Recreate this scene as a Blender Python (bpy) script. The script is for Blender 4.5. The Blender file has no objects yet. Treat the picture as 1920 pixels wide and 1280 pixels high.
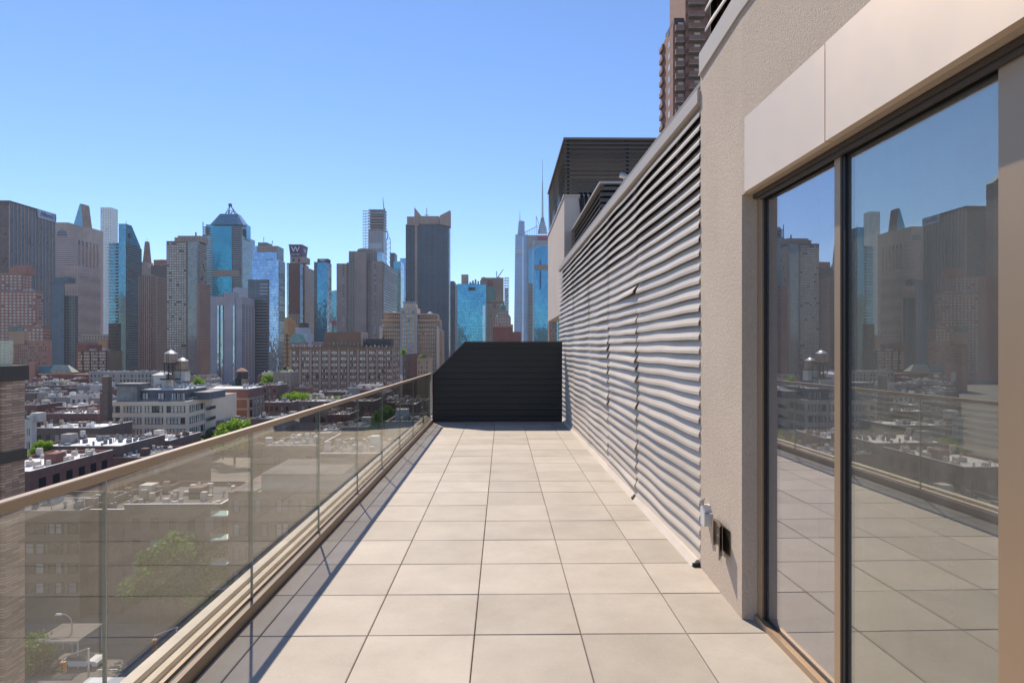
import bpy, math, random
from mathutils import Vector
R = math.radians
sc = bpy.context.scene
COL = sc.collection
# ------------------------------------------------------------------ camera, sky, sun
F, VX, HY, PSI = 1217.0, 942.0, 652.0, math.atan(18/1217.0)
EYE = 1.638
G = EYE - 38.0                                   # street level
cam = bpy.data.cameras.new('camera'); co = bpy.data.objects.new('camera', cam); COL.objects.link(co)
cam.sensor_width = 36; cam.lens = 36*F/1920; cam.shift_y = 12/1920
cam.clip_start = 0.05; cam.clip_end = 20000
co.location = (0, 0, EYE); co.rotation_euler = (R(90), 0, -PSI)
sc.camera = co
SUN = Vector((-.31, .82, 1.0)).normalized()
w = bpy.data.worlds.new('World'); sc.world = w; w.use_nodes = True
wn = w.node_tree.nodes; wl = w.node_tree.links
HAZE = 0.00007
sky = wn.new('ShaderNodeTexSky'); sky.sky_type = 'NISHITA'; sky.sun_disc = False
sky.sun_elevation = math.asin(SUN.z); sky.sun_rotation = math.atan2(SUN.x, SUN.y)
sky.altitude = 1500; sky.air_density = 1.0; sky.dust_density = 0.0; sky.ozone_density = 3.0
tint = wn.new('ShaderNodeMix'); tint.data_type = 'RGBA'; tint.blend_type = 'MULTIPLY'; tint.inputs[0].default_value = 1; tint.inputs[7].default_value = (.85, .96, 1.12, 1)
wl.new(sky.outputs[0], tint.inputs[6]); wl.new(tint.outputs[2], wn['Background'].inputs[0]); wn['Background'].inputs[1].default_value = 0.115
sl = bpy.data.lights.new('sun', 'SUN'); so = bpy.data.objects.new('sun', sl); COL.objects.link(so)
sl.energy = 3.85; sl.angle = R(.5); sl.color = (1, .885, .74)
so.rotation_euler = (-SUN).to_track_quat('-Z', 'Y').to_euler(); so.location = (-20, 40, 60)
sc.view_settings.view_transform = 'Standard'; sc.view_settings.look = 'None'
sc.view_settings.gamma = 1; sc.view_settings.exposure = 0.5
sc.cycles.max_bounces = 8; sc.cycles.transparent_max_bounces = 16; sc.cycles.caustics_reflective = False

# ------------------------------------------------------------------ helpers
def ray(px, py=HY):
    a = (px-960)/F; s, c = math.sin(PSI), math.cos(PSI)
    return (s+a*c, c-a*s, (HY-py)/F)
def XA(px, Y): r = ray(px); return r[0]/r[1]*Y
def YA(px, X): r = ray(px); return X*r[1]/r[0]
def ZA(px, py, Y): r = ray(px, py); return EYE + Y/r[1]*r[2]
ORG = {}
def tags(o, label=None, cat=None, group=None, kind=None):
    if label: o['label'] = label
    if cat: o['category'] = cat
    if group: o['group'] = group
    if kind: o['kind'] = kind
    return o
def thing(name, label, cat, loc=(0, 0, 0), group=None, rz=0):
    o = bpy.data.objects.new(name, None); COL.objects.link(o); o.location = loc; o.rotation_euler = (0, 0, rz)
    o.empty_display_size = .3
    ORG[o.name] = Vector(loc)
    return tags(o, label, cat, group)
def link(name, me, parent=None, loc=(0, 0, 0), org=None, **k):
    o = bpy.data.objects.new(name, me); COL.objects.link(o); o.location = loc
    if parent: o.parent = parent
    ORG[o.name] = Vector(org) if org is not None else (ORG[parent.name] if parent else Vector(loc))
    return tags(o, **k)
class MB:
    def __init__(s): s.v = []; s.f = []; s.m = []
    def poly(s, pts, m=0):
        n = len(s.v); s.v += [tuple(p) for p in pts]; s.f.append(tuple(range(n, n+len(pts)))); s.m.append(m)
    def box(s, x0, y0, z0, x1, y1, z1, m=0, skip=''):
        if x0 > x1: x0, x1 = x1, x0
        if y0 > y1: y0, y1 = y1, y0
        if z0 > z1: z0, z1 = z1, z0
        n = len(s.v)
        s.v += [(x0,y0,z0),(x1,y0,z0),(x1,y1,z0),(x0,y1,z0),(x0,y0,z1),(x1,y0,z1),(x1,y1,z1),(x0,y1,z1)]
        for k, q in (('b',(3,2,1,0)),('t',(4,5,6,7)),('f',(0,1,5,4)),('r',(1,2,6,5)),('k',(2,3,7,6)),('l',(3,0,4,7))):
            if k in skip: continue
            s.f.append(tuple(n+i for i in q)); s.m.append(m)
        return s
    def prism(s, pts, axis, a0, a1, m=0):
        # pts 2D, extruded along axis ('x': pts=(y,z), 'y': pts=(x,z), 'z': pts=(x,y))
        def P(p, a):
            return (a, p[0], p[1]) if axis == 'x' else (p[0], a, p[1]) if axis == 'y' else (p[0], p[1], a)
        n = len(s.v); k = len(pts)
        s.v += [P(p, a0) for p in pts] + [P(p, a1) for p in pts]
        s.f.append(tuple(range(n, n+k))); s.f.append(tuple(range(n+2*k-1, n+k-1, -1))); s.m += [m, m]
        for i in range(k):
            j = (i+1) % k; s.f.append((n+i, n+k+i, n+k+j, n+j)); s.m.append(m)
        return s
    def tube(s, p, q, r, n=6, r2=None, m=0):
        p = Vector(p); q = Vector(q); d = (q-p)
        if d.length < 1e-6: return s
        d.normalize(); u = d.orthogonal().normalized(); w_ = d.cross(u); r2 = r if r2 is None else r2
        b = len(s.v)
        for c, rr in ((p, r), (q, r2)):
            for i in range(n):
                a = 2*math.pi*i/n; s.v.append(tuple(c+(u*math.cos(a)+w_*math.sin(a))*rr))
        for i in range(n):
            j = (i+1) % n; s.f.append((b+i, b+j, b+n+j, b+n+i)); s.m.append(m)
        s.f.append(tuple(b+i for i in range(n-1, -1, -1))); s.f.append(tuple(b+n+i for i in range(n))); s.m += [m, m]
        return s
    def lathe(s, cx, cy, prof, n=16, m=0):
        b = len(s.v)
        for (r, z) in prof:
            for i in range(n):
                a = 2*math.pi*i/n; s.v.append((cx+r*math.cos(a), cy+r*math.sin(a), z))
        for k in range(len(prof)-1):
            for i in range(n):
                j = (i+1) % n; s.f.append((b+k*n+i, b+k*n+j, b+(k+1)*n+j, b+(k+1)*n+i)); s.m.append(m)
        s.f.append(tuple(b+i for i in range(n-1, -1, -1))); s.m.append(m)
        t = b+(len(prof)-1)*n; s.f.append(tuple(t+i for i in range(n))); s.m.append(m)
        return s
    def frustum(s, x0, y0, x1, y1, z0, X0, Y0, X1, Y1, z1, m=0):
        n = len(s.v)
        s.v += [(x0,y0,z0),(x1,y0,z0),(x1,y1,z0),(x0,y1,z0),(X0,Y0,z1),(X1,Y0,z1),(X1,Y1,z1),(X0,Y1,z1)]
        for q in ((3,2,1,0),(4,5,6,7),(0,1,5,4),(1,2,6,5),(2,3,7,6),(3,0,4,7)):
            s.f.append(tuple(n+i for i in q)); s.m.append(m)
        return s
    def mesh(s, name, mats, org=(0, 0, 0), smooth=False):
        me = bpy.data.meshes.new(name); o = Vector(org)
        me.from_pydata([tuple(Vector(v)-o) for v in s.v], [], s.f); me.update()
        if not isinstance(mats, (list, tuple)): mats = [mats]
        for m in mats: me.materials.append(m)
        if len(mats) > 1: me.polygons.foreach_set('material_index', s.m)
        if smooth: me.polygons.foreach_set('use_smooth', [True]*len(s.f))
        return me
    def build(s, name, mats, parent=None, org=None, smooth=False, **k):
        if parent is not None: return link(name, s.mesh(name, mats, ORG[parent.name], smooth), parent, **k)
        org = org or (0, 0, 0)
        return link(name, s.mesh(name, mats, org, smooth), None, org, **k)
def text(name, body, size, loc, rot, mat, parent, ext=.3, bold=0, sx=1):
    cu = bpy.data.curves.new(name, 'FONT'); cu.body = body; cu.size = size; cu.extrude = ext; cu.offset = bold
    cu.align_x = 'CENTER'; cu.align_y = 'CENTER'; cu.materials.append(mat)
    o = bpy.data.objects.new(name, cu); COL.objects.link(o)
    me = bpy.data.meshes.new_from_object(o.evaluated_get(bpy.context.evaluated_depsgraph_get())); bpy.data.objects.remove(o)
    me.materials.clear(); me.materials.append(mat); o = bpy.data.objects.new(name, me); COL.objects.link(o)
    o.location = Vector(loc)-ORG[parent.name]; o.rotation_euler = rot; o.scale = (sx, 1, 1); o.parent = parent
    return o

# ------------------------------------------------------------------ materials
class N:
    def __init__(s, name):
        s.m = bpy.data.materials.new(name); s.m.use_nodes = True; s.t = s.m.node_tree
        s.b = s.t.nodes['Principled BSDF']; s.out = s.t.nodes['Material Output']
    def n(s, t, **k):
        x = s.t.nodes.new(t)
        for a, b in k.items(): setattr(x, a, b)
        return x
    def l(s, a, b): s.t.links.new(a, b)
    def set(s, sock, v):
        if hasattr(v, 'is_output') or isinstance(v, bpy.types.NodeSocket): s.l(v, sock)
        else: sock.default_value = v
    def math(s, op, a, b=0.0, c=None):
        x = s.n('ShaderNodeMath', operation=op); s.set(x.inputs[0], a); s.set(x.inputs[1], b)
        if c is not None: s.set(x.inputs[2], c)
        return x.outputs[0]
    def mix(s, f, a, b, bt='MIX'):
        x = s.n('ShaderNodeMix', data_type='RGBA', blend_type=bt); s.set(x.inputs[0], f)
        for k, v in ((6, a), (7, b)):
            if isinstance(v, tuple): v = (*v[:3], 1)
            s.set(x.inputs[k], v)
        return x.outputs[2]
    def noise(s, scale, detail=4, vec=None, rough=.55):
        x = s.n('ShaderNodeTexNoise'); x.inputs['Scale'].default_value = scale
        x.inputs['Detail'].default_value = detail; x.inputs['Roughness'].default_value = rough
        s.l(vec or s.obj(), x.inputs['Vector']); return x.outputs[0]
    def obj(s):
        if not hasattr(s, '_o'): s._o = s.n('ShaderNodeTexCoord').outputs['Object']
        return s._o
    def ramp(s, f, a, b):
        x = s.n('ShaderNodeMapRange'); s.l(f, x.inputs[0]); x.inputs[1].default_value = a; x.inputs[2].default_value = b
        return x.outputs[0]
    def bump(s, h, st, dist=.01):
        x = s.n('ShaderNodeBump'); x.inputs['Strength'].default_value = st; x.inputs['Distance'].default_value = dist
        s.l(h, x.inputs['Height']); s.l(x.outputs[0], s.b.inputs['Normal'])
    def rnd(s):
        g = s.n('ShaderNodeNewGeometry').outputs['Random Per Island']; o = s.n('ShaderNodeObjectInfo').outputs['Random']
        return s.math('FRACT', s.math('ADD', s.math('MULTIPLY', g, 7.31), s.math('MULTIPLY', o, 5.17)))
def c3(c, k=1): return tuple(min(.95, x*k) for x in c[:3])+(1,)
def plain(name, col, rough=.7, metal=0, var=.12, scale=1.5, bump=0, bscale=40, isl=0, spec=.5):
    n = N(name); f = n.ramp(n.noise(scale, 6), .3, .7)
    c = n.mix(f, c3(col, 1-var), c3(col, 1+var))
    if isl: c = n.mix(n.rnd(), n.mix(1.0, c, (1-isl,)*3, 'MULTIPLY'), c)
    n.set(n.b.inputs['Base Color'], c); n.b.inputs['Roughness'].default_value = rough; n.b.inputs['Metallic'].default_value = metal
    n.b.inputs['Specular IOR Level'].default_value = spec
    if bump: n.bump(n.noise(bscale, 5), bump)
    return n.m
WARM = (2.55, 2.05, 1.65); WARM2 = (1.4, 1.2, 1.05)
def facade(name, wall, glass, w=3.0, h=3.5, fx=(.15, .85), fz=(.3, .85), metal=.0, rough=.15, light=None, pl=.35, tilt=.02, band=None, wr=.8, spec=.6):
    """curtain wall / window-grid pattern in metres: u = x+y along either face, v = z"""
    n = N(name); sp = n.n('ShaderNodeSeparateXYZ'); n.l(n.obj(), sp.inputs[0])
    u = n.math('DIVIDE', n.math('ADD', sp.outputs[0], sp.outputs[1]), w); v = n.math('DIVIDE', sp.outputs[2], h)
    fu, fv = n.math('FRACT', u), n.math('FRACT', v)
    def inside(f, a, b): return n.math('MULTIPLY', n.math('GREATER_THAN', f, a), n.math('LESS_THAN', f, b))
    mask = n.math('MULTIPLY', inside(fu, *fx), inside(fv, *fz))
    cb = n.n('ShaderNodeCombineXYZ'); n.l(n.math('FLOOR', u), cb.inputs[0]); n.l(n.math('FLOOR', v), cb.inputs[1])
    wn_ = n.n('ShaderNodeTexWhiteNoise', noise_dimensions='3D'); n.l(cb.outputs[0], wn_.inputs['Vector'])
    rv = wn_.outputs['Value']
    light = light or c3(glass, 2.2)
    wall = tuple(a*b for a, b in zip(wall[:3], WARM)); light = tuple(light[:3])
    if metal < .4: glass = tuple(a*b for a, b in zip(glass[:3], WARM2)); light = tuple(a*b for a, b in zip(light[:3], WARM2))
    gl = n.mix(n.math('MULTIPLY', n.math('GREATER_THAN', rv, .07), n.math('MULTIPLY_ADD', rv, pl*.7, pl*.5)), c3(glass, 1), c3(light))
    gl = n.mix(n.ramp(n.noise(.035, 3), .35, .65), n.mix(1.0, gl, (.72, .74, .78), 'MULTIPLY'), gl)
    wc = n.mix(n.ramp(n.noise(.05, 5), .3, .7), c3(wall, .88), c3(wall, 1.1))
    if band:
        every, bc = band
        wc = n.mix(n.math('LESS_THAN', n.math('FRACT', n.math('DIVIDE', v, every)), 1.0/every), wc, c3(bc))
    n.set(n.b.inputs['Base Color'], n.mix(mask, wc, gl))
    n.set(n.b.inputs['Metallic'], n.math('MULTIPLY', mask, metal))
    n.set(n.b.inputs['Roughness'], n.math('SUBTRACT', wr, n.math('MULTIPLY', mask, wr-rough)))
    n.b.inputs['Specular IOR Level'].default_value = spec
    ge = n.n('ShaderNodeNewGeometry')
    vm = n.n('ShaderNodeVectorMath', operation='SUBTRACT'); n.l(wn_.outputs['Color'], vm.inputs[0]); vm.inputs[1].default_value = (.5, .5, .5)
    vs = n.n('ShaderNodeVectorMath', operation='SCALE'); n.l(vm.outputs[0], vs.inputs[0]); n.l(n.math('MULTIPLY', mask, tilt*2), vs.inputs['Scale'])
    va = n.n('ShaderNodeVectorMath', operation='ADD'); n.l(ge.outputs['Normal'], va.inputs[0]); n.l(vs.outputs[0], va.inputs[1])
    vn = n.n('ShaderNodeVectorMath', operation='NORMALIZE'); n.l(va.outputs[0], vn.inputs[0]); n.l(vn.outputs[0], n.b.inputs['Normal'])
    return n.m
def window_mat(name, dark=(.03, .035, .04), light=(.35, .33, .29), p=.4, rough=.12, spec=.9):
    n = N(name); r = n.rnd()
    c = n.mix(n.math('GREATER_THAN', r, 1-p), n.mix(r, c3(dark, .6), c3(dark, 1.8)), n.mix(n.math('FRACT', n.math('MULTIPLY', r, 9.7)), c3(light, .65), c3(light)))
    n.set(n.b.inputs['Base Color'], c); n.b.inputs['Roughness'].default_value = rough; n.b.inputs['Specular IOR Level'].default_value = spec
    return n.m
def brick(name, c1, c2, mortar, bw=.22, bh=.075, axis='both', rough=.9, bump=.4):
    n = N(name); sp = n.n('ShaderNodeSeparateXYZ'); n.l(n.obj(), sp.inputs[0])
    cb = n.n('ShaderNodeCombineXYZ'); n.l(n.math('ADD', sp.outputs[0], sp.outputs[1]), cb.inputs[0]); n.l(sp.outputs[2], cb.inputs[1])
    t = n.n('ShaderNodeTexBrick'); n.l(cb.outputs[0], t.inputs['Vector'])
    t.inputs['Color1'].default_value = c3(c1); t.inputs['Color2'].default_value = c3(c2); t.inputs['Mortar'].default_value = c3(mortar)
    t.inputs['Scale'].default_value = 1; t.inputs['Brick Width'].default_value = bw; t.inputs['Row Height'].default_value = bh
    t.inputs['Mortar Size'].default_value = bh*.1; t.inputs['Bias'].default_value = -.1
    n.set(n.b.inputs['Base Color'], n.mix(n.ramp(n.noise(.7, 5), .3, .75), n.mix(1.0, t.outputs[0], (.72, .72, .72), 'MULTIPLY'), t.outputs[0]))
    n.b.inputs['Roughness'].default_value = rough
    if bump: n.bump(t.outputs[1], -bump, .006)
    return n.m
def glass(name, tint, refl, base=0.0, ior=1.5, rough=0.0, dirt_veil=0.0):
    n = N(name); ge = n.n('ShaderNodeNewGeometry'); fr = n.n('ShaderNodeFresnel')
    n.l(n.math('ADD', ior, n.math('MULTIPLY', ge.outputs['Backfacing'], 1/ior-ior)), fr.inputs['IOR'])
    tr = n.n('ShaderNodeBsdfTransparent'); tr.inputs[0].default_value = c3(tint)
    gl = n.n('ShaderNodeBsdfGlossy'); gl.inputs[0].default_value = c3(refl); gl.inputs['Roughness'].default_value = rough
    mx = n.n('ShaderNodeMixShader'); f = n.math('ADD', fr.outputs[0], base); f = n.math('MINIMUM', f, 1.0)
    n.l(f, mx.inputs[0]); n.l(tr.outputs[0], mx.inputs[1]); n.l(gl.outputs[0], mx.inputs[2]); o = mx.outputs[0]
    if dirt_veil:
        df = n.n('ShaderNodeBsdfDiffuse'); df.inputs[0].default_value = (.7, .68, .62, 1)  # diffuse coat: dirt on the rail glass, painted haze on the doors
        m2 = n.n('ShaderNodeMixShader'); mp = n.n('ShaderNodeMapping'); mp.inputs['Scale'].default_value = (4, 4, .6); n.l(n.obj(), mp.inputs[0])
        n.l(n.math('MULTIPLY', n.ramp(n.noise(3, 8, mp.outputs[0]), .35 if dirt_veil < .05 else -.2, .8 if dirt_veil < .05 else 1.1), dirt_veil), m2.inputs[0]); n.l(o, m2.inputs[1]); n.l(df.outputs[0], m2.inputs[2]); o = m2.outputs[0]
    n.l(o, n.out.inputs['Surface']); n.t.nodes.remove(n.b)
    return n.m

def paver_mat():
    n = N('paver'); a = n.ramp(n.noise(2.1, 9, rough=.65), .3, .7); g = n.noise(120, 3, rough=.7); g2 = n.noise(30, 6, rough=.7)
    c = n.mix(a, (.43, .37, .30), (.54, .475, .395))
    c = n.mix(n.math('MULTIPLY', n.rnd(), .9), c, n.mix(1.0, c, (.81, .81, .80), 'MULTIPLY'))
    c = n.mix(n.ramp(g, .62, .72), c, (.68, .64, .58)); c = n.mix(n.math('MULTIPLY', n.ramp(g2, .55, .75), .35), c, (.33, .28, .23))
    n.set(n.b.inputs['Base Color'], c); n.b.inputs['Roughness'].default_value = .62; n.b.inputs['Specular IOR Level'].default_value = .35
    w_ = n.ramp(n.noise(.45, 7, rough=.6), .55, .62); c2 = n.mix(n.math('MULTIPLY', w_, .25), c, (.30, .27, .24)); n.set(n.b.inputs['Base Color'], c2)
    n.bump(g, .3, .003); return n.m
def stucco_mat(name='stucco', col=(.80, .645, .495)):
    n = N(name); a = n.ramp(n.noise(1.1, 6), .25, .75); g = n.noise(55, 5, rough=.8); s = n.noise(3, 8)
    c = n.mix(a, c3(col, .9), c3(col, 1.08)); c = n.mix(n.math('MULTIPLY', n.ramp(g, .3, .65), .5), n.mix(1.0, c, (.72,)*3, 'MULTIPLY'), c)
    c = n.mix(n.math('MULTIPLY', n.ramp(s, .6, .8), .3), c, c3(col, .6))
    n.set(n.b.inputs['Base Color'], c); n.b.inputs['Roughness'].default_value = .95; n.bump(g, .9, .010); return n.m
def slat_mat():
    n = N('painted_aluminium'); a = n.ramp(n.noise(1.6, 6), .3, .75)
    mp = n.n('ShaderNodeMapping'); mp.inputs['Scale'].default_value = (1, .8, 8); n.l(n.obj(), mp.inputs[0]); st = n.noise(2.0, 7, mp.outputs[0])
    c = n.mix(a, (.63, .545, .44), (.74, .64, .53)); c = n.mix(n.math('MULTIPLY', n.rnd(), .8), c, n.mix(1.0, c, (.84, .84, .85), 'MULTIPLY'))
    c = n.mix(n.math('MULTIPLY', n.ramp(st, .62, .8), .35), c, (.33, .22, .13))
    n.set(n.b.inputs['Base Color'], c); n.b.inputs['Roughness'].default_value = .5; n.b.inputs['Metallic'].default_value = 0; n.b.inputs['Specular IOR Level'].default_value = .25
    return n.m
def roof_mat(name, col, stain=(.3, .28, .25), amt=.5, rough=.8):
    n = N(name); a = n.ramp(n.noise(.25, 7), .45, .7); b = n.ramp(n.noise(1.4, 6), .5, .75)
    c = n.mix(n.math('MULTIPLY', a, amt), c3(col), c3(stain)); c = n.mix(n.math('MULTIPLY', b, .3), c, c3(stain, .7))
    c = n.mix(n.n('ShaderNodeObjectInfo').outputs['Random'], n.mix(1.0, c, (.72, .74, .76), 'MULTIPLY'), c)
    n.set(n.b.inputs['Base Color'], c); n.b.inputs['Roughness'].default_value = rough; return n.m
def leaf_mat(name, a, b):
    n = N(name); c = n.mix(n.rnd(), c3(a), c3(b)); n.set(n.b.inputs['Base Color'], c); n.b.inputs['Roughness'].default_value = .55
    tl = n.n('ShaderNodeBsdfTranslucent'); n.l(n.mix(1.0, c, (1.3, 1.5, .6), 'MULTIPLY'), tl.inputs[0])
    mx = n.n('ShaderNodeMixShader'); mx.inputs[0].default_value = .45
    n.l(n.b.outputs[0], mx.inputs[1]); n.l(tl.outputs[0], mx.inputs[2]); n.l(mx.outputs[0], n.out.inputs['Surface']); return n.m
def board_mat():
    n = N('charcoal_board'); mp = n.n('ShaderNodeMapping'); mp.inputs['Scale'].default_value = (.6, 1, 14); n.l(n.obj(), mp.inputs[0]); g = n.noise(4, 7, mp.outputs[0])
    c = n.mix(g, (.016, .015, .013), (.042, .038, .034)); c = n.mix(n.math('MULTIPLY', n.rnd(), .5), c, (.028, .027, .025))
    n.set(n.b.inputs['Base Color'], c); n.b.inputs['Roughness'].default_value = .6; n.bump(g, .3, .002); return n.m
def panel_metal(name, col, rough=.35, metal=.55):
    n = N(name); a = n.ramp(n.noise(.9, 4), .3, .7); s = n.noise(14, 6)
    mp = n.n('ShaderNodeMapping'); mp.inputs['Scale'].default_value = (1, 1.2, 9); n.l(n.obj(), mp.inputs[0]); st = n.noise(1.2, 5, mp.outputs[0])
    c = n.mix(a, c3(col, .93), c3(col, 1.06)); c = n.mix(n.math('MULTIPLY', n.ramp(st, .66, .75), .25), c, c3(col, .6))
    n.set(n.b.inputs['Base Color'], c); n.b.inputs['Metallic'].default_value = metal
    n.set(n.b.inputs['Roughness'], n.math('ADD', rough, n.math('MULTIPLY', s, .12))); n.bump(n.noise(1.0, 2), .12, .03); return n.m

M = {}
M['paver'] = paver_mat(); M['stucco'] = stucco_mat(); M['slat'] = slat_mat(); M['board'] = board_mat()
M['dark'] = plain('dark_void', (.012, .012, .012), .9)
M['black'] = plain('black_gasket', (.008, .008, .008), .5)
M['bronze'] = panel_metal('bronze_frame', (.46, .32, .20), .4, .5)
M['bronze_dark'] = panel_metal('bronze_dark', (.10, .078, .06), .45, .4)
M['fascia'] = panel_metal('champagne_panel', (.88, .70, .52), .5, .65)
M['rail'] = panel_metal('rail_bronze', (.37, .285, .20), .36, .5)
M['trim'] = panel_metal('trim_metal', (.56, .48, .39), .5, .1)
M['coping'] = plain('cream_stone', (.82, .72, .56), .8, var=.12, scale=4, bump=.3, bscale=60)
M['boxpaint'] = plain('beige_render', (.64, .52, .43), .85, var=.06, scale=.8)
M['cabin'] = plain('cabin_slat', (.24, .20, .165), .5, metal=.2, var=.1, isl=.3)
M['steel'] = plain('galvanised', (.45, .45, .45), .4, metal=.7, var=.15, scale=8)
M['nickel'] = plain('tarnished_metal', (.30, .25, .19), .28, metal=.9, var=.3, scale=20)
M['whitep'] = plain('white_plastic', (.68, .66, .62), .5, var=.05)
M['asphalt'] = plain('asphalt', (.17, .155, .135), .9, var=.25, scale=.15)
M['pavement'] = plain('pavement', (.2, .19, .18), .9, var=.15, scale=.3)
M['glass_rail'] = glass('rail_glass', (.975, .97, .95), (1, .95, .87), 0.05, dirt_veil=.012)
M['glass_edge'] = plain('green_glass_edge', (.16, .24, .18), .1)
M['seal'] = plain('pale_seal', (.6, .57, .5), .5)
M['door_a'] = glass('door_glass_lilac', (.66, .70, .68), (.95, .92, .97), .31, dirt_veil=.15)  # pale diffuse coat stands in for haze over the reflections
M['door_b'] = glass('door_glass_green', (.72, .75, .72), (.97, .93, .84), .28, dirt_veil=.19)  # same painted haze, a little stronger, greying the mirrored view
M['silver'] = roof_mat('silver_roof', (.84, .83, .81), (.45, .42, .38), .45, .6)
M['greyroof'] = roof_mat('grey_roof', (.33, .32, .31), (.18, .17, .16), .5)
M['blackroof'] = roof_mat('tar_roof', (.07, .068, .065), (.16, .15, .14), .5)
M['bw1'] = brick('red_brick', (.30, .12, .085), (.22, .085, .06), (.3, .24, .2), .25, .09, bump=0)
M['bw2'] = brick('brown_brick', (.26, .16, .115), (.19, .115, .085), (.28, .22, .18), .25, .09, bump=0)
M['bw3'] = plain('pale_render', (.66, .58, .48), .9, var=.12, scale=.3)
M['bw4'] = plain('grey_render', (.36, .32, .28), .9, var=.15, scale=.3)
M['bw5'] = brick('tan_brick', (.55, .40, .28), (.45, .33, .22), (.3, .27, .24), .25, .09, bump=0)
M['nearbrick'] = brick('slim_tan_brick', (.86, .56, .37), (.42, .26, .17), (.3, .2, .15), .55, .085, bump=.6)
M['win'] = window_mat('window_glass'); M['winlit'] = window_mat('window_pale', (.09, .08, .07), (.82, .74, .58), .88)
M['windark'] = window_mat('window_dark', (.02, .025, .03), (.2, .2, .2), .2)
M['frame'] = plain('window_frame', (.03, .035, .04), .5)
M['wood_tank'] = plain('cedar_tank', (.58, .38, .25), .8, var=.25, scale=1.2)
M['wood_old'] = plain('weathered_tank', (.1, .085, .07), .8, var=.3, scale=2)
M['zinc'] = plain('zinc_cone', (.6, .6, .6), .35, metal=.5, var=.12)
M['rust'] = plain('rust_cone', (.42, .19, .10), .7, var=.2)
M['iron'] = plain('black_iron', (.03, .028, .026), .6)
M['leafA'] = leaf_mat('leaf_yellow_green', (.16, .26, .03), (.32, .42, .06)); M['leafB'] = leaf_mat('leaf_green', (.05, .11, .025), (.14, .22, .05))
M['bark'] = plain('bark', (.09, .07, .055), .9, var=.3, scale=6)

# ------------------------------------------------------------------ the setting
b = MB(); b.poly([(-4500, -1500, G), (4500, -1500, G), (4500, 6500, G), (-4500, 6500, G)])
b.build('ground', M['asphalt'], kind='structure')
# terrace floor: pavers with open joints
rng = random.Random(3)
b = MB(); P, J = .61, .005
x0s = [-1.379-.155+i*0 for i in range(1)]
cols = [(-1.52, -1.379)] + [(-1.379+i*P, -1.379+(i+1)*P) for i in range(6)]
ys = [3.712+(k-9)*P for k in range(0, 28)]
for (xa, xb) in cols:
    for i in range(len(ys)-1):
        ya, yb = ys[i], ys[i+1]
        if ya > 14.3: break
        yb2 = min(yb, 14.31); h = rng.uniform(-.0012, .0012); c = .004
        n = len(b.v); X0, X1, Y0, Y1 = xa+J/2, xb-J/2+rng.uniform(-.0006, .0006), ya+J/2, yb2-J/2
        t = [rng.uniform(-.0009, .0009) for _ in range(4)]
        b.v += [(X0, Y0, -.05), (X1, Y0, -.05), (X1, Y1, -.05), (X0, Y1, -.05),
                (X0, Y0, h-c), (X1, Y0, h-c), (X1, Y1, h-c), (X0, Y1, h-c),
                (X0+c, Y0+c, h+t[0]), (X1-c, Y0+c, h+t[1]), (X1-c, Y1-c, h+t[2]), (X0+c, Y1-c, h+t[3])]
        for q in ((8, 9, 10, 11), (4, 5, 9, 8), (5, 6, 10, 9), (6, 7, 11, 10), (7, 4, 8, 11), (0, 1, 5, 4), (1, 2, 6, 5), (2, 3, 7, 6), (3, 0, 4, 7)):
            b.f.append(tuple(n+k for k in q)); b.m.append(0)
b.build('terrace_floor', M['paver'], kind='structure')
b = MB(); b.box(-1.7, -3, -.4, 2.3, 16.2, -.052); b.build('terrace_slab', M['dark'], kind='structure')

# ------------------------------------------------------------------ glass balustrade + coping
def rz_(Y): return 1.135-.0062*Y          # handrail underside falls gently away from the door
bal = thing('glass_balustrade', 'frameless glass balustrade with a bronze handrail along the left side of the terrace', 'balustrade', (-1.57, 6, 0))
jy = [1.10-1.48*2, 1.10-1.48, 1.10, 2.586, 4.09, 5.57, 7.05, 8.49, 9.97, 11.45, 12.93, 14.27]
for a, c in zip(jy[:-1], jy[1:]):
    b = MB(); y0, y1 = a+.004, c-.004
    n = len(b.v)
    for x in (-1.577, -1.563):
        b.v += [(x, y0, .03), (x, y1, .03), (x, y1, rz_(y1)+.012), (x, y0, rz_(y0)+.012)]
    b.f += [(0, 3, 2, 1), (4, 5, 6, 7)]; b.m += [0, 0]
    b.f += [(0, 4, 7, 3), (1, 2, 6, 5)]; b.m += [1, 1]
    b.build('glass_panel', [M['glass_rail'], M['glass_edge']], bal)
for c in jy[1:-1]:
    b = MB(); b.box(-1.5765, c-.0036, .05, -1.5635, c+.0036, rz_(c)+.008); b.build('joint_seal', M['seal'], bal)
b = MB(); ya, yb = -1.9, 14.3
def railpts(y): z = rz_(y); return [(-1.588, z), (-1.550, z), (-1.550, z+.032), (-1.553, z+.036), (-1.585, z+.036), (-1.588, z+.032)]
A, B_ = railpts(ya), railpts(yb)
b.v += [(x, ya, z) for x, z in A]+[(x, yb, z) for x, z in B_]
for i in range(6): j = (i+1) % 6; b.f.append((i, j, 6+j, 6+i)); b.m.append(0)
b.f += [tuple(range(5, -1, -1)), tuple(range(6, 12))]; b.m += [0, 0]
b.build('handrail', M['rail'], bal)
b = MB()
for k in range(6):
    y0, y1 = -1.9+k*2.7+.001, -1.9+(k+1)*2.7-.001
    b.box(-1.552, y0, -.04, -1.522, y1, .075); b.box(-1.61, y0, .0, -1.588, y1, .072)
b.build('base_shoe', M['rail'], bal)
b = MB(); b.box(-1.588, -1.9, 0, -1.552, 14.3, .055); b.build('shoe_gasket', M['black'], bal)
cp = thing('parapet_coping', 'stepped cream stone parapet coping outside the glass balustrade', 'coping', (-1.7, 6, 0))
b = MB()
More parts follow.
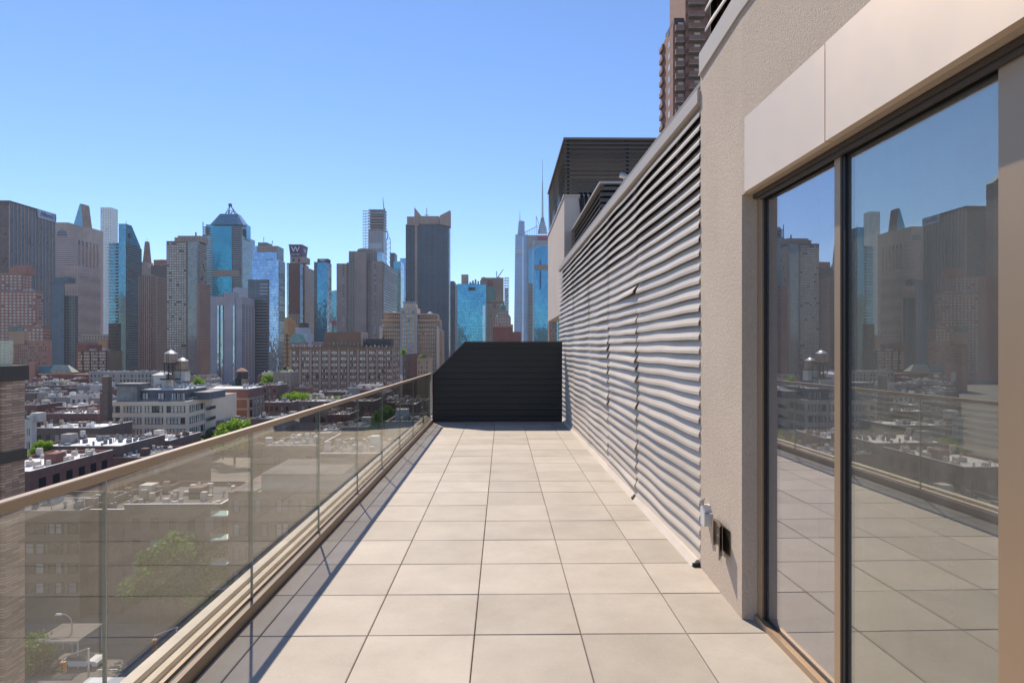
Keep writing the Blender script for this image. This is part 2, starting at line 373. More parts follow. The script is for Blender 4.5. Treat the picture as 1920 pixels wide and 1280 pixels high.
for k in range(7):
    y0, y1 = -1.9+k*2.4+.002, min(-1.9+(k+1)*2.4-.002, 15.2)
    b.box(-1.665, y0, -.3, -1.612, y1, .028); b.box(-1.712, y0, -.3, -1.665, y1, .058); b.box(-1.775, y0, -.3, -1.712, y1, .088)
b.build('stone_course', M['coping'], cp)

# ------------------------------------------------------------------ privacy screen at the far end
ps = thing('privacy_screen', 'charcoal board privacy screen with one cut corner closing the terrace', 'screen', (0, 14.3, 0))
XL, XR, ZT, ZC, XC = XA(812, 14.3), XA(1053, 14.3), ZA(960, 641, 14.3), ZA(812, 702, 14.3), XA(872, 14.3)
b = MB(); nb = 13; bh = ZT/nb
for i in range(nb):
    for sx in (XL+.12, 0.0, XR-.12):
        if i*bh < ZC-.1 or sx > XC: b.lathe(sx, 14.3, [(.001, 0), (.001, .001)], 3) if False else None
    z0, z1 = i*bh+.004, (i+1)*bh-.003
    def xl(z): return XL if z <= ZC else XL+(XC-XL)*(z-ZC)/(ZT-ZC)
    pts = [(xl(z0)+.006, z0), (XR, z0), (XR, z1), (xl(z1)+.006, z1)]
    if z0 < ZC < z1: pts.append((XL+.006, ZC))
    b.prism(pts, 'y', 14.3, 14.325)
b.build('board', M['board'], ps)
b = MB(); b.prism([(XL, .0), (XR, 0), (XR, ZT-.01), (XC, ZT-.01), (XL, ZC-.01)], 'y', 14.328, 14.36); b.build('backing_frame', M['dark'], ps)
b = MB(); b.box(XC, 14.285, ZT, XR+.012, 14.37, ZT+.014)
b.prism([(XL-.012, ZC), (XL, ZC-.004), (XC, ZT), (XC, ZT+.014)], 'y', 14.285, 14.37)
b.box(XL-.012, 14.285, .0, XL, 14.37, ZC-.004); b.box(XR, 14.285, 0, XR+.012, 14.37, ZT)
b.build('edge_trim', M['bronze_dark'], ps)

# ------------------------------------------------------------------ our own building, turned a little against the terrace
DEL = R(.6)
RB = lambda: None
def rthing(name, label, cat, group=None):
    return thing(name, label, cat, (0, 0, 0), group, DEL)
def wave(i, y, seed=0):
    return (math.sin(y*2.1+i*.23+seed)*.5+math.sin(y*4.7-i*.31+seed*2)*.3+math.sin(y*1.1+i*.9)*.35)
def slatstrip(b, X, y0, y1, z, pitch, depth, amp, i, seed, tilt=0.0, drop=0.0, lip=.02, over=1.0):
    nst = max(3, int((y1-y0)/.16)); prof = [(depth, pitch*over), (0, .0), (0.0, -lip), (.005, -lip), (.007, 0), (depth+.006, pitch*over-.003)]
    base = len(b.v)
    for s in range(nst+1):
        t = s/nst; y = y0+(y1-y0)*t; wv = wave(i, y, seed)
        ox = -amp*wv*.9 - tilt*(1-t)**2*.9; oz = amp*.55*wave(i*1.0+3, y*1.3, seed+1) - drop*(1-t)
        for k, (dx, dz) in enumerate(prof):
            f = 0 if k in (0, 5) else 1
            b.v.append((X+dx+ox*f, y, z+dz+oz*(.35+.65*f)))
    m_ = len(prof)
    for s in range(nst):
        for k in range(m_):
            j = (k+1) % m_; a = base+s*m_
            b.f.append((a+k, a+m_+k, a+m_+j, a+j)); b.m.append(0)
    b.f.append(tuple(base+k for k in range(m_))); b.f.append(tuple(base+nst*m_+k for k in range(m_-1, -1, -1))); b.m += [0, 0]
LX = 1.52; ZLT = 3.47; NS = 33; PT = (ZLT-.03)/NS
lv = rthing('louvre_screen', 'tall wavy screen of bent beige aluminium slats along the right side', 'louvre screen')
segs = [(4.82, 6.97), (6.99, 8.75), (8.77, 10.6), (10.62, 12.7), (12.72, 15.6)]
for si, (a, c) in enumerate(segs):
    b = MB(); r = random.Random(40+si)
    for i in range(NS):
        z = .055+i*PT; up = i >= NS-8
        dp = .060 if up else .040; tl = 0; dr = 0
        if si in (1, 2) and 1 <= i <= 18 and not up: tl = r.choice([0, .012, .02, .03]); dr = r.uniform(0, .03)
        if si == 1 and i == 21: tl = .038; dr = -.008
        slatstrip(b, LX, a, c, z, PT, dp, .012 if not up else .008, i, si*1.7*(0 if si == 0 else 1), tl, dr, lip=.022, over=.96 if up else 1.0)
    b.build('slat_panel', M['slat'], lv)
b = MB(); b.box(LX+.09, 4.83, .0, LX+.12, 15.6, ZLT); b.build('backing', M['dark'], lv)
b = MB()
for y0, y1 in ((4.82, 8.9), (8.903, 12.2), (12.203, 15.62)): b.box(LX-.012, y0, ZLT, LX+.16, y1, ZLT+.10)
b.build('cap', M['trim'], lv)
b = MB(); b.prism([(LX-.05, .0), (LX+.02, .0), (LX+.02, .05), (LX-.01, .05)], 'y', 4.84, 6.94)
b.prism([(LX-.045, .0), (LX+.02, .0), (LX+.02, .045), (LX-.01, .045)], 'y', 7.05, 15.6); b.build('base_flashing', M['slat'], lv)
for q in ((LX-.045, 4.815, .0, LX+.02, 4.835, .028), (LX-.045, 6.955, 0, LX+.02, 7.03, .025)): b = MB(); b.box(*q); b.build('rubber_foot', M['black'], lv)
for y in (5.6, 7.4, 9.2, 11, 12.8, 14.6): b = MB(); b.box(LX+.062, y, .05, LX+.09, y+.05, ZLT); b.build('mullion', M['steel'], lv)

tb = rthing('apartment_building', 'grey stucco apartment building with champagne metal fascia above its sliding door', 'building')
b = MB()   # splayed pier and the wall over the door
b.prism([(1.531, 4.815), (1.488, 3.886), (1.572, 3.87), (1.95, 3.87), (1.95, 4.815)], 'z', -.04, 2.56)
b.build('pier', M['stucco'], tb)
b = MB(); b.prism([(1.531, 4.815), (1.488, 3.886), (1.488, -3), (1.95, -3), (1.95, 4.815)], 'z', 2.56, 3.70)
b.build('wall', M['stucco'], tb)
b = MB(); b.prism([(1.478, 3.815), (1.470, 3.80), (1.470, 2.866), (1.504, 2.866), (1.504, 3.815)], 'z', 2.557, 2.995); b.build('fascia_panel', M['fascia'], tb)
b = MB(); b.box(1.467, .72, 2.557, 1.504, 2.852, 2.995); b.build('fascia_panel', M['fascia'], tb)
b = MB(); b.box(1.466, -3, 2.557, 1.504, .712, 2.995); b.build('fascia_panel', M['fascia'], tb)
b = MB(); b.prism([(1.514, 4.812), (1.475, 3.9), (1.475, -3), (1.62, -3), (1.62, 4.812)], 'z', 3.667, 3.683); b.prism([(1.519, 4.812), (1.480, 3.9), (1.480, -3), (1.49, -3), (1.49, 3.9), (1.529, 4.812)], 'z', 3.683, 3.83); b.build('flashing', M['trim'], tb)
b = MB(); b.box(1.6, -3, 3.685, 9, 15.5, 3.72); b.box(9, -3, G, 16, 16, 3.7); b.build('roof', M['greyroof'], tb)
b = MB(); b.box(-1.60, -6, G, 9, 16.3, -.42); b.build('lower_wall', M['bw4'], tb)
b = MB(); b.box(1.95, 4.9, -.4, 9, 15.6, 3.66); b.build('plant_room', M['bw4'], tb)
# upper louvre screen above
ul = rthing('upper_louvre', 'open louvre screen standing on the roof edge above the stucco pier', 'louvre screen')
b = MB()
for i in range(16): slatstrip(b, 1.56, -3, 4.8, 3.86+i*.15, .11, .06, .002, i, 5, lip=.02)
b.build('slat_panel', M['slat'], ul)
b = MB()
for y in [4.74-k*.62 for k in range(12)]: b.box(1.64, y, 3.72, 1.69, y+.04, 6.3)
b.build('post', M['bronze_dark'], ul)
b = MB(); b.box(1.80, -3, 3.72, 1.83, 4.79, 6.3); b.box(1.60, 4.79, 3.72, 1.83, 4.81, 6.3); b.build('backing', M['dark'], ul)

# sliding door
sd = rthing('sliding_door', 'large bronze framed sliding glass door reflecting the skyline', 'door')
b = MB()
b.box(1.556, -1.0, -.03, 1.66, 3.868, .036)           # sill
b.box(1.575, 3.80, .036, 1.66, 3.868, 2.525)          # jamb
b.box(1.575, -1.0, 2.525, 1.66, 3.868, 2.555)
b.box(1.575, 1.70, .036, 1.625, 1.995, 2.525)
b.build('frame', M['bronze'], sd)
b = MB(); b.box(1.548, -1, 2.533, 1.575, 3.868, 2.556); b.box(1.56, -1.0, 2.512, 1.575, 3.80, 2.532); b.build('head_track', M['bronze_dark'], sd)
b = MB(); b.box(1.578, 2.935, .036, 1.64, 2.985, 2.525); b.build('stile', M['bronze'], sd)
b = MB(); b.box(1.585, 2.905, .036, 1.63, 2.935, 2.512); b.box(1.585, 3.775, .036, 1.63, 3.80, 2.512); b.box(1.59, 1.995, 2.505, 1.62, 3.775, 2.5245); b.box(1.59, 1.995, .036, 1.62, 3.775, .05)
b.build('gasket', M['black'], sd)
b = MB(); b.box(1.596, 2.985, .045, 1.603, 3.78, 2.51, skip='fkbt'); b.build('glass_pane', M['door_a'], sd)
b = MB(); b.box(1.600, 1.995, .045, 1.608, 2.91, 2.51, skip='fkbt'); b.build('glass_pane', M['door_b'], sd)
b = MB(); b.box(1.600, -.95, .045, 1.608, 1.70, 2.51, skip='fkbt'); b.build('glass_pane', M['door_b'], sd)
# room behind the door
M['room'] = plain('room_paint', (.75, .73, .7), .9, var=.03); M['oak'] = plain('oak_floor', (.5, .38, .28), .5, var=.15, scale=3)
rm = rthing('living_room', 'dim empty room with a wooden floor seen through the door glass', 'room')
b = MB(); b.box(1.67, -1.1, -.04, 6.5, 3.87, .0); b.build('floor_boards', M['oak'], rm)
b = MB(); b.box(1.96, 3.72, 0, 6.5, 3.868, 2.56); b.box(6.5, -1.1, 0, 6.6, 3.87, 2.56); b.box(1.67, -1.2, 0, 6.6, -1.1, 2.56); b.box(1.67, -1.1, 2.56, 6.6, 3.87, 2.6)
b.box(1.961, 3.42, 0, 2.06, 3.719, 2.559)
b.build('inner_wall', M['room'], rm)
M['ribs'] = plain('dark_ribs', (.10, .08, .07), .5, var=.1)
vs = rthing('ribbed_lamp', 'round ribbed floor lamp dimly seen inside behind the door glass', 'lamp')
b = MB(); cx, cy = 2.3, 3.38
prof = []
for k in range(33):
    t = k/32; z = .60+.19*t; r0 = .085*math.sqrt(max(0, 1-(2*t-1)**2))+.01; prof.append((r0*(1.0 if k % 2 else .88), z))
b.lathe(cx, cy, prof, 24); b.build('lamp_shade', M['ribs'], vs, smooth=False)
b = MB(); prof = [(.10*(1.0 if k % 2 else .9), .02+.54*k/24) for k in range(25)]; b.lathe(cx, cy, prof, 24); b.build('lamp_base', M['ribs'], vs)
b = MB(); b.tube((cx, cy, .5), (cx, cy, .64), .015); b.build('stem', M['ribs'], vs)

# fittings on the pier
hb = rthing('wall_fixture', 'small white weatherproof fixture on the stucco pier beside the louvres', 'fixture')
Y0 = 4.58; X0 = 1.520
b = MB(); b.prism([(4.54, .38), (4.62, .38), (4.625, .40), (4.625, .50), (4.60, .525), (4.555, .525), (4.535, .50), (4.535, .40)], 'x', X0-.05, X0); b.build('housing', M['whitep'], hb)
b = MB(); b.tube((X0-.05, 4.58, .52), (X0-.05, 4.58, .555), .012, 8); b.tube((X0-.07, 4.565, .55), (X0-.03, 4.6, .56), .008, 6); b.tube((X0-.04, 4.53, .47), (X0, 4.50, .47), .012, 8); b.build('nozzle', M['steel'], hb)
oc = rthing('outlet_cover', 'open metal outlet cover flap casting a shadow on the stucco pier', 'outlet cover')
b = MB(); b.box(1.492, 4.10, .31, 1.508, 4.38, .47); b.build('back_plate', M['nickel'], oc)
b = MB(); b.prism([(1.491, 4.235), (1.488, 4.228), (1.432, 4.135), (1.436, 4.13)], 'z', .275, .485); b.build('cover_flap', M['nickel'], oc)
b = MB(); b.box(1.478, 4.375, .30, 1.492, 4.385, .475); b.box(1.478, 4.24, .472, 1.492, 4.375, .48); b.build('hood', M['nickel'], oc)
b = MB(); b.box(1.484, 4.26, .33, 1.492, 4.33, .375, 0); b.box(1.484, 4.26, .395, 1.492, 4.33, .44); b.build('socket', M['frame'], oc)

# beige plant box, cabin and small screen beyond
mb = thing('plant_box', 'beige rendered roof box carrying a dark slatted cabin beyond the louvres', 'rooftop structure', (1.57, 16.5, 2.5))
X0, Y0, Y1, Z0, Z1, Z2 = XA(1058, 16.5), 16.5, 22.4, ZA(1058, 585, 16.5), ZA(1058, 365, 16.5), ZA(1058, 258, 16.5)
b = MB(); b.box(X0, Y0, Z0, 7.2, Y1, Z1-.06); b.build('wall', M['boxpaint'], mb)
b = MB(); b.box(X0-.02, Y0-.02, Z1-.06, 7.22, Y1+.02, Z1); b.build('cap', M['trim'], mb)
b = MB(); npt = 13; pp = (Z2-Z1-.12)/npt
for i in range(npt):
    z = Z1+.06+i*pp
    b.prism([(X0+.0, z), (X0+.012, z), (X0+.06, z+pp*.62), (X0+.048, z+pp*.62)], 'y', Y0+.0, Y1)
    b.prism([(Y0+.0, z), (Y0+.012, z), (Y0+.06, z+pp*.62), (Y0+.048, z+pp*.62)], 'x', X0+.0, 7.2)
b.build('cabin_louvre', M['cabin'], mb)
b = MB(); b.box(X0-.02, Y0-.02, Z2-.05, 7.22, Y1+.02, Z2); b.build('cabin_roof', M['cabin'], mb)
for x in (X0+.08, X0+1.6, X0+3.2, 7.0): b = MB(); b.box(x, Y0+.07, Z1, x+.06, Y0+.13, Z2-.05); b.build('cabin_post', M['frame'], mb)
for y in (Y0+1.9, Y0+3.8, Y1-.1): b = MB(); b.box(X0+.08, y, Z1, X0+.14, y+.06, Z2-.05); b.build('cabin_post', M['frame'], mb)
b = MB(); b.box(X0+.4, Y0+2.2, Z1, 7.0, Y0+2.25, Z2-.5); b.build('cabin_core', M['boxpaint'], mb)
b = MB()
for k, (x, z) in enumerate(((X0+.45, 0), (X0+.56, .02), (X0+.68, -.02))):
    b.tube((x, Y0-.04, Z1-.08), (x+.03*k, Y0-.05, Z1-1.3), .045, 8); b.tube((x, Y0-.04, Z1-.08), (x-.02, Y0+.06, Z1+.05), .045, 8)
b.tube((X0+.38, Y0-.03, Z1-.1), (X0+.5, Y0-.03, Z1-1.1), .012, 6)
b.build('cable', M['black'], mb)
ss = thing('low_louvre', 'small slatted screen between the tall louvres and the beige roof box', 'louvre screen', (1.72, 12, 3.6))
SX, SY0, SY1, SZ1 = XA(1125, 11.6), 11.6, 16.45, ZA(1125, 340, 11.6)
b = MB(); 
for i in range(12):
    z = SZ1-.05-(i+1)*.105
    b.prism([(SX, z), (SX+.01, z), (SX+.05, z+.07), (SX+.04, z+.07)], 'y', SY0, SY1); b.prism([(SY0, z), (SY0+.01, z), (SY0+.05, z+.07), (SY0+.04, z+.07)], 'x', SX, SX+2)
b.build('slat_panel', M['cabin'], ss)
b = MB(); b.box(SX-.01, SY0-.01, SZ1-.04, SX+2, SY1, SZ1); b.build('cap', M['trim'], ss)
b = MB(); b.box(SX+.09, SY0+.09, 3.8-.1, SX+2, SY1, SZ1-.04); b.build('backing', M['dark'], ss)
fl = thing('flood_light', 'small grey flood lamp on the slatted screen below the dark cabin', 'lamp', (XA(1168, 12), 12, ZA(1168, 330, 12)))
fx, fz = XA(1168, 12), ZA(1168, 330, 12)
b = MB(); b.tube((fx-.05, 12, fz+.02), (fx+.08, 11.95, fz-.03), .055, 10, .04); b.build('lamp_head', M['steel'], fl)
b = MB(); b.tube((fx+.02, 12, fz-.03), (fx+.02, 12, SZ1), .015, 6); b.build('bracket', M['steel'], fl)

# ------------------------------------------------------------------ the city
def wmesh(w_, h_, d, axis, mat, name='window'):
    b = MB()
    if axis == 'f': b.box(-w_/2, -d, 0, w_/2, 0, h_)
    elif axis == 'r': b.box(0, -w_/2, 0, d, w_/2, h_)
    else: b.box(-d, -w_/2, 0, 0, w_/2, h_)
    return b.mesh(name, mat)
def windows(t, mat, faces, name='window', limit=100, d=.12, used=0, skipf=None, seed=1):
    """faces: (axis, fixed, u0, u1, z0, z1, nu, nz, wfrac, hfrac); first `limit` are single parts, the rest one stuff mesh"""
    rest = MB(); k = used; org = ORG[t.name]; r = random.Random(seed)
    for (ax, fx, u0, u1, z0, z1, nu, nz, wf, hf) in faces:
        du, dz = (u1-u0)/nu, (z1-z0)/nz; ww, hh = abs(du)*wf, dz*hf
        me = wmesh(ww, hh, d, ax, mat, name)
        for j in range(nz-1, -1, -1):
            for i in range(nu):
                if skipf and skipf(ax, i, j, nu, nz): continue
                u = u0+(i+.5)*du; z = z0+j*dz+(1-hf)*dz*.5
                p = (u, fx, z) if ax == 'f' else (fx, u, z)
                if k < limit:
                    link(name, me, t, Vector(p)-org)
                    k += 1
                else:
                    x, y, _ = p
                    if ax == 'f': rest.box(x-ww/2, y-d, z, x+ww/2, y, z+hh, skip='k')
                    elif ax == 'r': rest.box(x, y-ww/2, z, x+d, y+ww/2, z+hh, skip='l')
                    else: rest.box(x-d, y-ww/2, z, x, y+ww/2, z+hh, skip='r')
    if rest.f: rest.build(name, mat, t, kind='stuff')
    return k
class Tw: pass
def tower(name, label, cat, pl, pc, pr, yt, Y, mat, roof=None, depth=None, group=None, t=None, zb=G, part='wall', par=1.2, pz=None):
    """front face from column pl to pc at distance Y, right-hand face receding to column pr, top at row yt"""
    o = Tw(); o.x0, o.x1, o.y0 = XA(pl, Y), XA(pc, Y), Y
    o.y1 = YA(pr, o.x1) if pr and abs(o.x1) > 4 else Y+(depth or 28)
    if depth: o.y1 = Y+depth
    o.z1 = ZA(pc if pz is None else pz, yt, Y); o.z0 = zb
    if t is None: t = thing(name, label, cat, (o.x0, o.y0, G), group)
    o.t = t; b = MB(); b.box(o.x0, o.y0, o.z0, o.x1, o.y1, o.z1, skip='bt')
    b.build(part, mat, t)
    if roof is not None:
        b = MB(); b.box(o.x0+.5, o.y0+.5, o.z1-1.9, o.x1-.5, o.y1-.5, o.z1-par); b.box(o.x0, o.y0, o.z1-.02, o.x1, o.y0+.5, o.z1+.0, skip='b')
        b.build('roof', roof, t)
        if Y > 500 and o.x1-o.x0 > 12 and o.y1-o.y0 > 9:
            q = random.Random(int(abs(pl)*7+Y))
            for k in range(3):
                x = q.uniform(o.x0+2, o.x1-8); y = q.uniform(o.y0+1, max(o.y0+1.1, o.y1-7)); b = MB(); b.box(x, y, o.z1-par, x+q.uniform(3, 6), y+q.uniform(3, 5), o.z1+q.uniform(.8, 2.6)); b.build('roof_plant', q.choice([FM['stone'], FM['cap'], M['steel']]), t)
    return o
def block(t, name, mat, x0, y0, z0, x1, y1, z1):
    b = MB(); b.box(x0, y0, z0, x1, y1, z1); return b.build(name, mat, t)
def pxbox(t, name, mat, p0, p1, yb, yt, Y, depth):
    return block(t, name, mat, XA(p0, Y), Y, ZA(p0, yb, Y), XA(p1, Y), Y+depth, ZA(p0, yt, Y))
RF = M['greyroof']
# --- facade materials
def plainw(name, col, *a, **k): return plain(name, tuple(x*y for x, y in zip(col, (1.85, 1.5, 1.18))), *a, **k)
FM = dict(
 dark_grid=facade('dark_grid', (.035, .045, .06), (.02, .028, .04), 3.2, 4.0, (.12, .88), (.35, .95), light=(.13, .17, .22), pl=.9, rough=.12),
 pink_rib=facade('pink_rib', (.27, .21, .215), (.06, .055, .065), 60, 3.9, (.0, 1.0), (.5, .95), light=(.12, .12, .14), rough=.2, pl=.3),
 pink_rib2=facade('pink_grid', (.27, .21, .215), (.06, .055, .065), 5, 3.9, (.1, .9), (.5, .95), light=(.14, .14, .16), rough=.2, pl=.4),
 park=facade('white_grid', (.55, .58, .56), (.12, .16, .17), 5.3, 4.7, (.25, .8), (.25, .8), light=(.35, .42, .42), pl=.3),
 teal=facade('teal_glass', (.10, .17, .2), (.10, .36, .44), 1.6, 3.3, (.05, .97), (.08, .97), metal=.75, rough=.1, light=(.2, .52, .6), pl=.3),
 teal2=facade('sea_glass', (.01, .12, .15), (.02, .34, .44), 2.4, 3.9, (.04, .97), (.05, .97), metal=.7, rough=.15, light=(.03, .42, .52), pl=.5),
 tealband=facade('teal_banded', (.27, .31, .31), (.05, .28, .36), 4.8, 3.9, (.0, 1.0), (.42, 1.0), metal=.5, rough=.15, light=(.05, .28, .35), pl=.35),
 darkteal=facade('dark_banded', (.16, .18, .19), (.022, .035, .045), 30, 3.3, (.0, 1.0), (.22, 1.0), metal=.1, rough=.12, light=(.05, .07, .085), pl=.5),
 browngrid=facade('brown_grid', (.10, .082, .072), (.022, .02, .02), 2.4, 3.0, (.18, .85), (.3, .9), light=(.09, .085, .08), pl=.4),
 beigeplain=plainw('stone_beige', (.145, .125, .11), .9, var=.1, scale=.03), brownplain=plainw('stone_brown', (.085, .068, .06), .9, var=.1, scale=.03),
 beigegrid=facade('beige_grid', (.15, .13, .115), (.07, .07, .065), 2.9, 2.95, (.1, .9), (.4, .88), light=(.38, .37, .32), pl=.6, rough=.15),
 baygrid=facade('bay_glass', (.13, .15, .16), (.13, .18, .19), 1.7, 2.95, (.1, .92), (.1, .9), light=(.3, .37, .38), pl=.6, metal=.3),
 blue=facade('blue_glass', (.16, .22, .3), (.26, .42, .62), 1.5, 3.6, (.06, .96), (.07, .97), metal=.85, rough=.07, light=(.4, .58, .78), pl=.5, tilt=.03),
 bluer=facade('azure_glass', (.05, .2, .3), (.06, .3, .44), 1.7, 3.6, (.05, .97), (.05, .97), metal=.7, rough=.08, light=(.12, .4, .55), pl=.35),
 slate=facade('slate_metal', (.08, .12, .16), (.075, .105, .14), 8, 3.2, (.02, .98), (.03, .99), metal=.2, rough=.4, light=(.11, .155, .2), pl=.5),
 slatewin=facade('slate_windows', (.07, .085, .095), (.03, .036, .04), 2.8, 3.1, (.2, .8), (.3, .85), light=(.12, .12, .11), pl=.4),
 lilac=facade('lilac_panel', (.27, .28, .32), (.33, .35, .41), 7, 3.2, (.01, .99), (.015, .985), rough=.7, light=(.36, .38, .44), pl=.5, tilt=0, spec=.3),
 lilacside=facade('lilac_side', (.22, .24, .29), (.07, .09, .12), 4.2, 3.2, (.35, .8), (.04, .97), rough=.2, light=(.08, .1, .12), pl=.5),
 stone=facade('brown_stone', (.19, .155, .14), (.06, .055, .05), 3, 3.4, (.3, .7), (.3, .8), light=(.14, .13, .11), pl=.3),
 mar=facade('concrete_panel', (.25, .23, .23), (.27, .235, .225), 6, 3.4, (.01, .99), (.02, .98), rough=.8, light=(.30, .26, .25), pl=.5, tilt=0, spec=.2),
 marwin=facade('recess_windows', (.15, .14, .14), (.035, .045, .06), 2.1, 3.2, (.2, .85), (.25, .85), light=(.10, .13, .16), pl=.5),
 marside=facade('slatted_side', (.2, .2, .2), (.03, .032, .036), 200, 3.4, (0, 1), (.45, 1), light=(.05, .055, .06), pl=.5, metal=.1),
 astor=facade('vertical_pier', (.09, .10, .125), (.02, .026, .036), 2.3, 3.8, (.3, .95), (.25, .98), light=(.035, .045, .06), pl=.5, rough=.12),
 cap=facade('pale_concrete', (.30, .26, .235), (.40, .33, .29), 9, 9, (.01, .99), (.01, .99), rough=.85, light=(.42, .35, .31), tilt=0, spec=.2),
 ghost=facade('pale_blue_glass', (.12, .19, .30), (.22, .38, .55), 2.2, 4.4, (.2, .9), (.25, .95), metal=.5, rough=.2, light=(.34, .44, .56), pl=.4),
 boa=facade('grey_curtain', (.17, .18, .2), (.10, .12, .15), 3, 4.2, (.2, .9), (.35, .9), metal=.3, light=(.2, .24, .28), pl=.4),
 brownw=facade('w_brick', (.185, .11, .085), (.15, .09, .07), 3, 3.1, (.02, .98), (.1, .95), rough=.8, light=(.19, .115, .09), pl=.5, tilt=0, spec=.2),
 brownside=facade('w_side', (.185, .115, .09), (.06, .06, .07), 2.6, 3.1, (.25, .75), (.3, .8), light=(.2, .2, .2), pl=.5),
 redlow=plainw('brick_red_flat', (.16, .07, .06), .9, var=.15, scale=.1), pinkb=plainw('pink_brick', (.25, .14, .115), .9, var=.12, scale=.06),
 brownb=plainw('brown_flat', (.165, .112, .088), .9, var=.18, scale=.07), olive=plainw('olive_flat', (.10, .085, .06), .9, var=.15, scale=.08),
 buff=plainw('buff_flat', (.27, .205, .155), .9, var=.12, scale=.05), buffpale=plainw('pale_terracotta', (.36, .33, .30), .9, var=.1, scale=.08),
 tan=plainw('tan_flat', (.30, .20, .11), .9, var=.1, scale=.1), dkgrey=plainw('dark_grey_flat', (.05, .048, .05), .8, var=.2, scale=.1),
 copper=plain('green_copper', (.14, .27, .22), .7, var=.2, scale=.2), purple=plain('purple_sign', (.10, .045, .13), .6, var=.1, scale=.3),
 white=plain('white_panel', (.45, .48, .52), .6, var=.05, scale=.1), signw=plain('sign_white', (.8, .8, .8), .6, var=0), signb=plain('sign_blue', (.03, .09, .25), .5, var=0),
 signbg=plain('sign_pale', (.42, .48, .55), .6, var=.03, scale=.2), lattice=plain('lattice_steel', (.22, .24, .25), .5, metal=.2, var=.1), red=plain('red_paint', (.4, .02, .05), .6),
 navy=plain('crane_blue', (.03, .08, .2), .6), teal_roof=plain('teal_roof', (.1, .2, .2), .6, var=.2, scale=.3), pale_roof=plain('pale_green_roof', (.33, .37, .28), .6, var=.15, scale=.3),
 whiterib=facade('sky_reflecting', (.16, .2, .22), (.32, .46, .52), 1.5, 3.6, (.05, .9), (.04, .97), metal=.8, rough=.08, light=(.45, .6, .66), pl=.5),
)
W1, W2 = M['win'], M['winlit']
M['winpale'] = window_mat('window_sky', (.13, .12, .11), (.80, .75, .62), .93)
M['wincool'] = window_mat('window_cool', (.06, .065, .07), (.26, .27, .27), .5)

# far office tower, dark grid, with the sign
o = tower('office_tower', 'wide dark grid office tower with the Allianz sign, at the left edge of the skyline', 'tower', -75, 17, 103, 376, 950, FM['dark_grid'], M['dark'])
o.t['label'] = 'wide dark grid office tower carrying a pale name sign at its top corner'
b = MB(); r_ = range(14)
for i in range(14):
    y = o.y0+(o.y1-o.y0)*i/13; b.box(o.x1, y-.4, G, o.x1+.9, y+.4, o.z1-1)
b.build('side_pier', FM['cap'], o.t)
b = MB(); b.box(o.x0, o.y0-.6, o.z1-7, o.x1+.6, o.y0, o.z1); b.box(o.x1, o.y0-.6, o.z1-2, o.x1+1.4, o.y1, o.z1); b.build('top_band', FM['dkgrey'], o.t)
ya = YA(70.5, o.x1+1.5); z0, z1 = ZA(104, 416, o.y1), ZA(104, 403, o.y1)
sg = block(o.t, 'sign', FM['signbg'], o.x1+1.2, ya, z0-1, o.x1+2.2, o.y1, z1+1)
ORG[sg.name] = ORG[o.t.name]
text('sign_lettering', 'Allianz', (z1-z0)*.85, (o.x1+2.4, ya+(o.y1-ya)*.42, (z0+z1)/2+.3), (R(90), 0, R(90)), FM['signb'], sg, .3, .25, .95)
b = MB(); cy = ya+(o.y1-ya)*.86; cz = (z0+z1)/2; rr = (z1-z0)*.42
for k in range(24):
    a0, a1 = 2*math.pi*k/24, 2*math.pi*(k+1)/24
    b.tube((o.x1+2.4, cy+1.1*rr*math.cos(a0), cz+rr*math.sin(a0)), (o.x1+2.4, cy+1.1*rr*math.cos(a1), cz+rr*math.sin(a1)), .35, 4)
for dy in (-.8, 0, .8): b.box(o.x1+2.2, cy+dy*rr-.5, cz-rr*.5, o.x1+2.6, cy+dy*rr+.5, cz+rr*(.6 if dy == 0 else .35))
b.build('sign_emblem', FM['signb'], sg)
# stepped tower seen only in the door glass (left of the frame)
o = tower('stepped_tower', 'tall stone tower with a pyramid top, seen mirrored at the edge of the door glass', 'tower', -190, -36, -28, 330, 860, FM['stone'], depth=12)
xm, ym = (o.x0+o.x1)/2, (o.y0+o.y1)/2
b = MB(); b.frustum(o.x0, o.y0, o.x1, o.y1, o.z1, xm-22, ym-5, xm+22, ym+5, o.z1+25); b.frustum(xm-22, ym-5, xm+22, ym+5, o.z1+25, xm-1, ym-1, xm+1, ym+1, o.z1+62); b.build('roof', FM['copper'], o.t)

# pink stepped tower with arch
o = tower('arched_tower', 'pinkish grey stepped tower with a big arched window under its top', 'tower', 96, 128, 174, 417, 1250, FM['cap'], zb=ZA(128, 446, 1250))
t = o.t
b = MB(); ac = XA(117, 1250); az = ZA(117, 447, 1250); ar = 1250/F*9.5
pts = [(ac-ar, az)]+[(ac+ar*math.cos(math.pi-math.pi*k/12), az+6+ar*math.sin(math.pi-math.pi*k/12)) for k in range(13)]+[(ac+ar, az)]
b.prism(pts, 'y', 1248.6, 1250.0); b.build('arched_window', FM['darkteal'], t)
b = MB(); pts2 = [(ac-ar-3, az)]+[(ac+(ar+3)*math.cos(math.pi-math.pi*k/12), az+6+(ar+3)*math.sin(math.pi-math.pi*k/12)) for k in range(13)]+[(ac+ar+3, az)]
b.prism(pts2, 'y', 1249.2, 1250.4); b.build('arch_surround', FM['pink_rib2'], t)
o2 = tower('', '', '', 96, 143, 184, 444, 1235, FM['pink_rib'], t=t, part='shaft')
b = MB(); n_ = 6
for i in range(n_+1):
    y = o2.y0+(o2.y1-o2.y0)*i/n_; b.box(o2.x1, y-2.2, ZA(143, 500, 1235), o2.x1+2, y+2.2, o2.z1-6)
b.box(o2.x1, o2.y0, o2.z1-5, o2.x1+2, o2.y1, o2.z1); b.build('side_pier', FM['cap'], t)
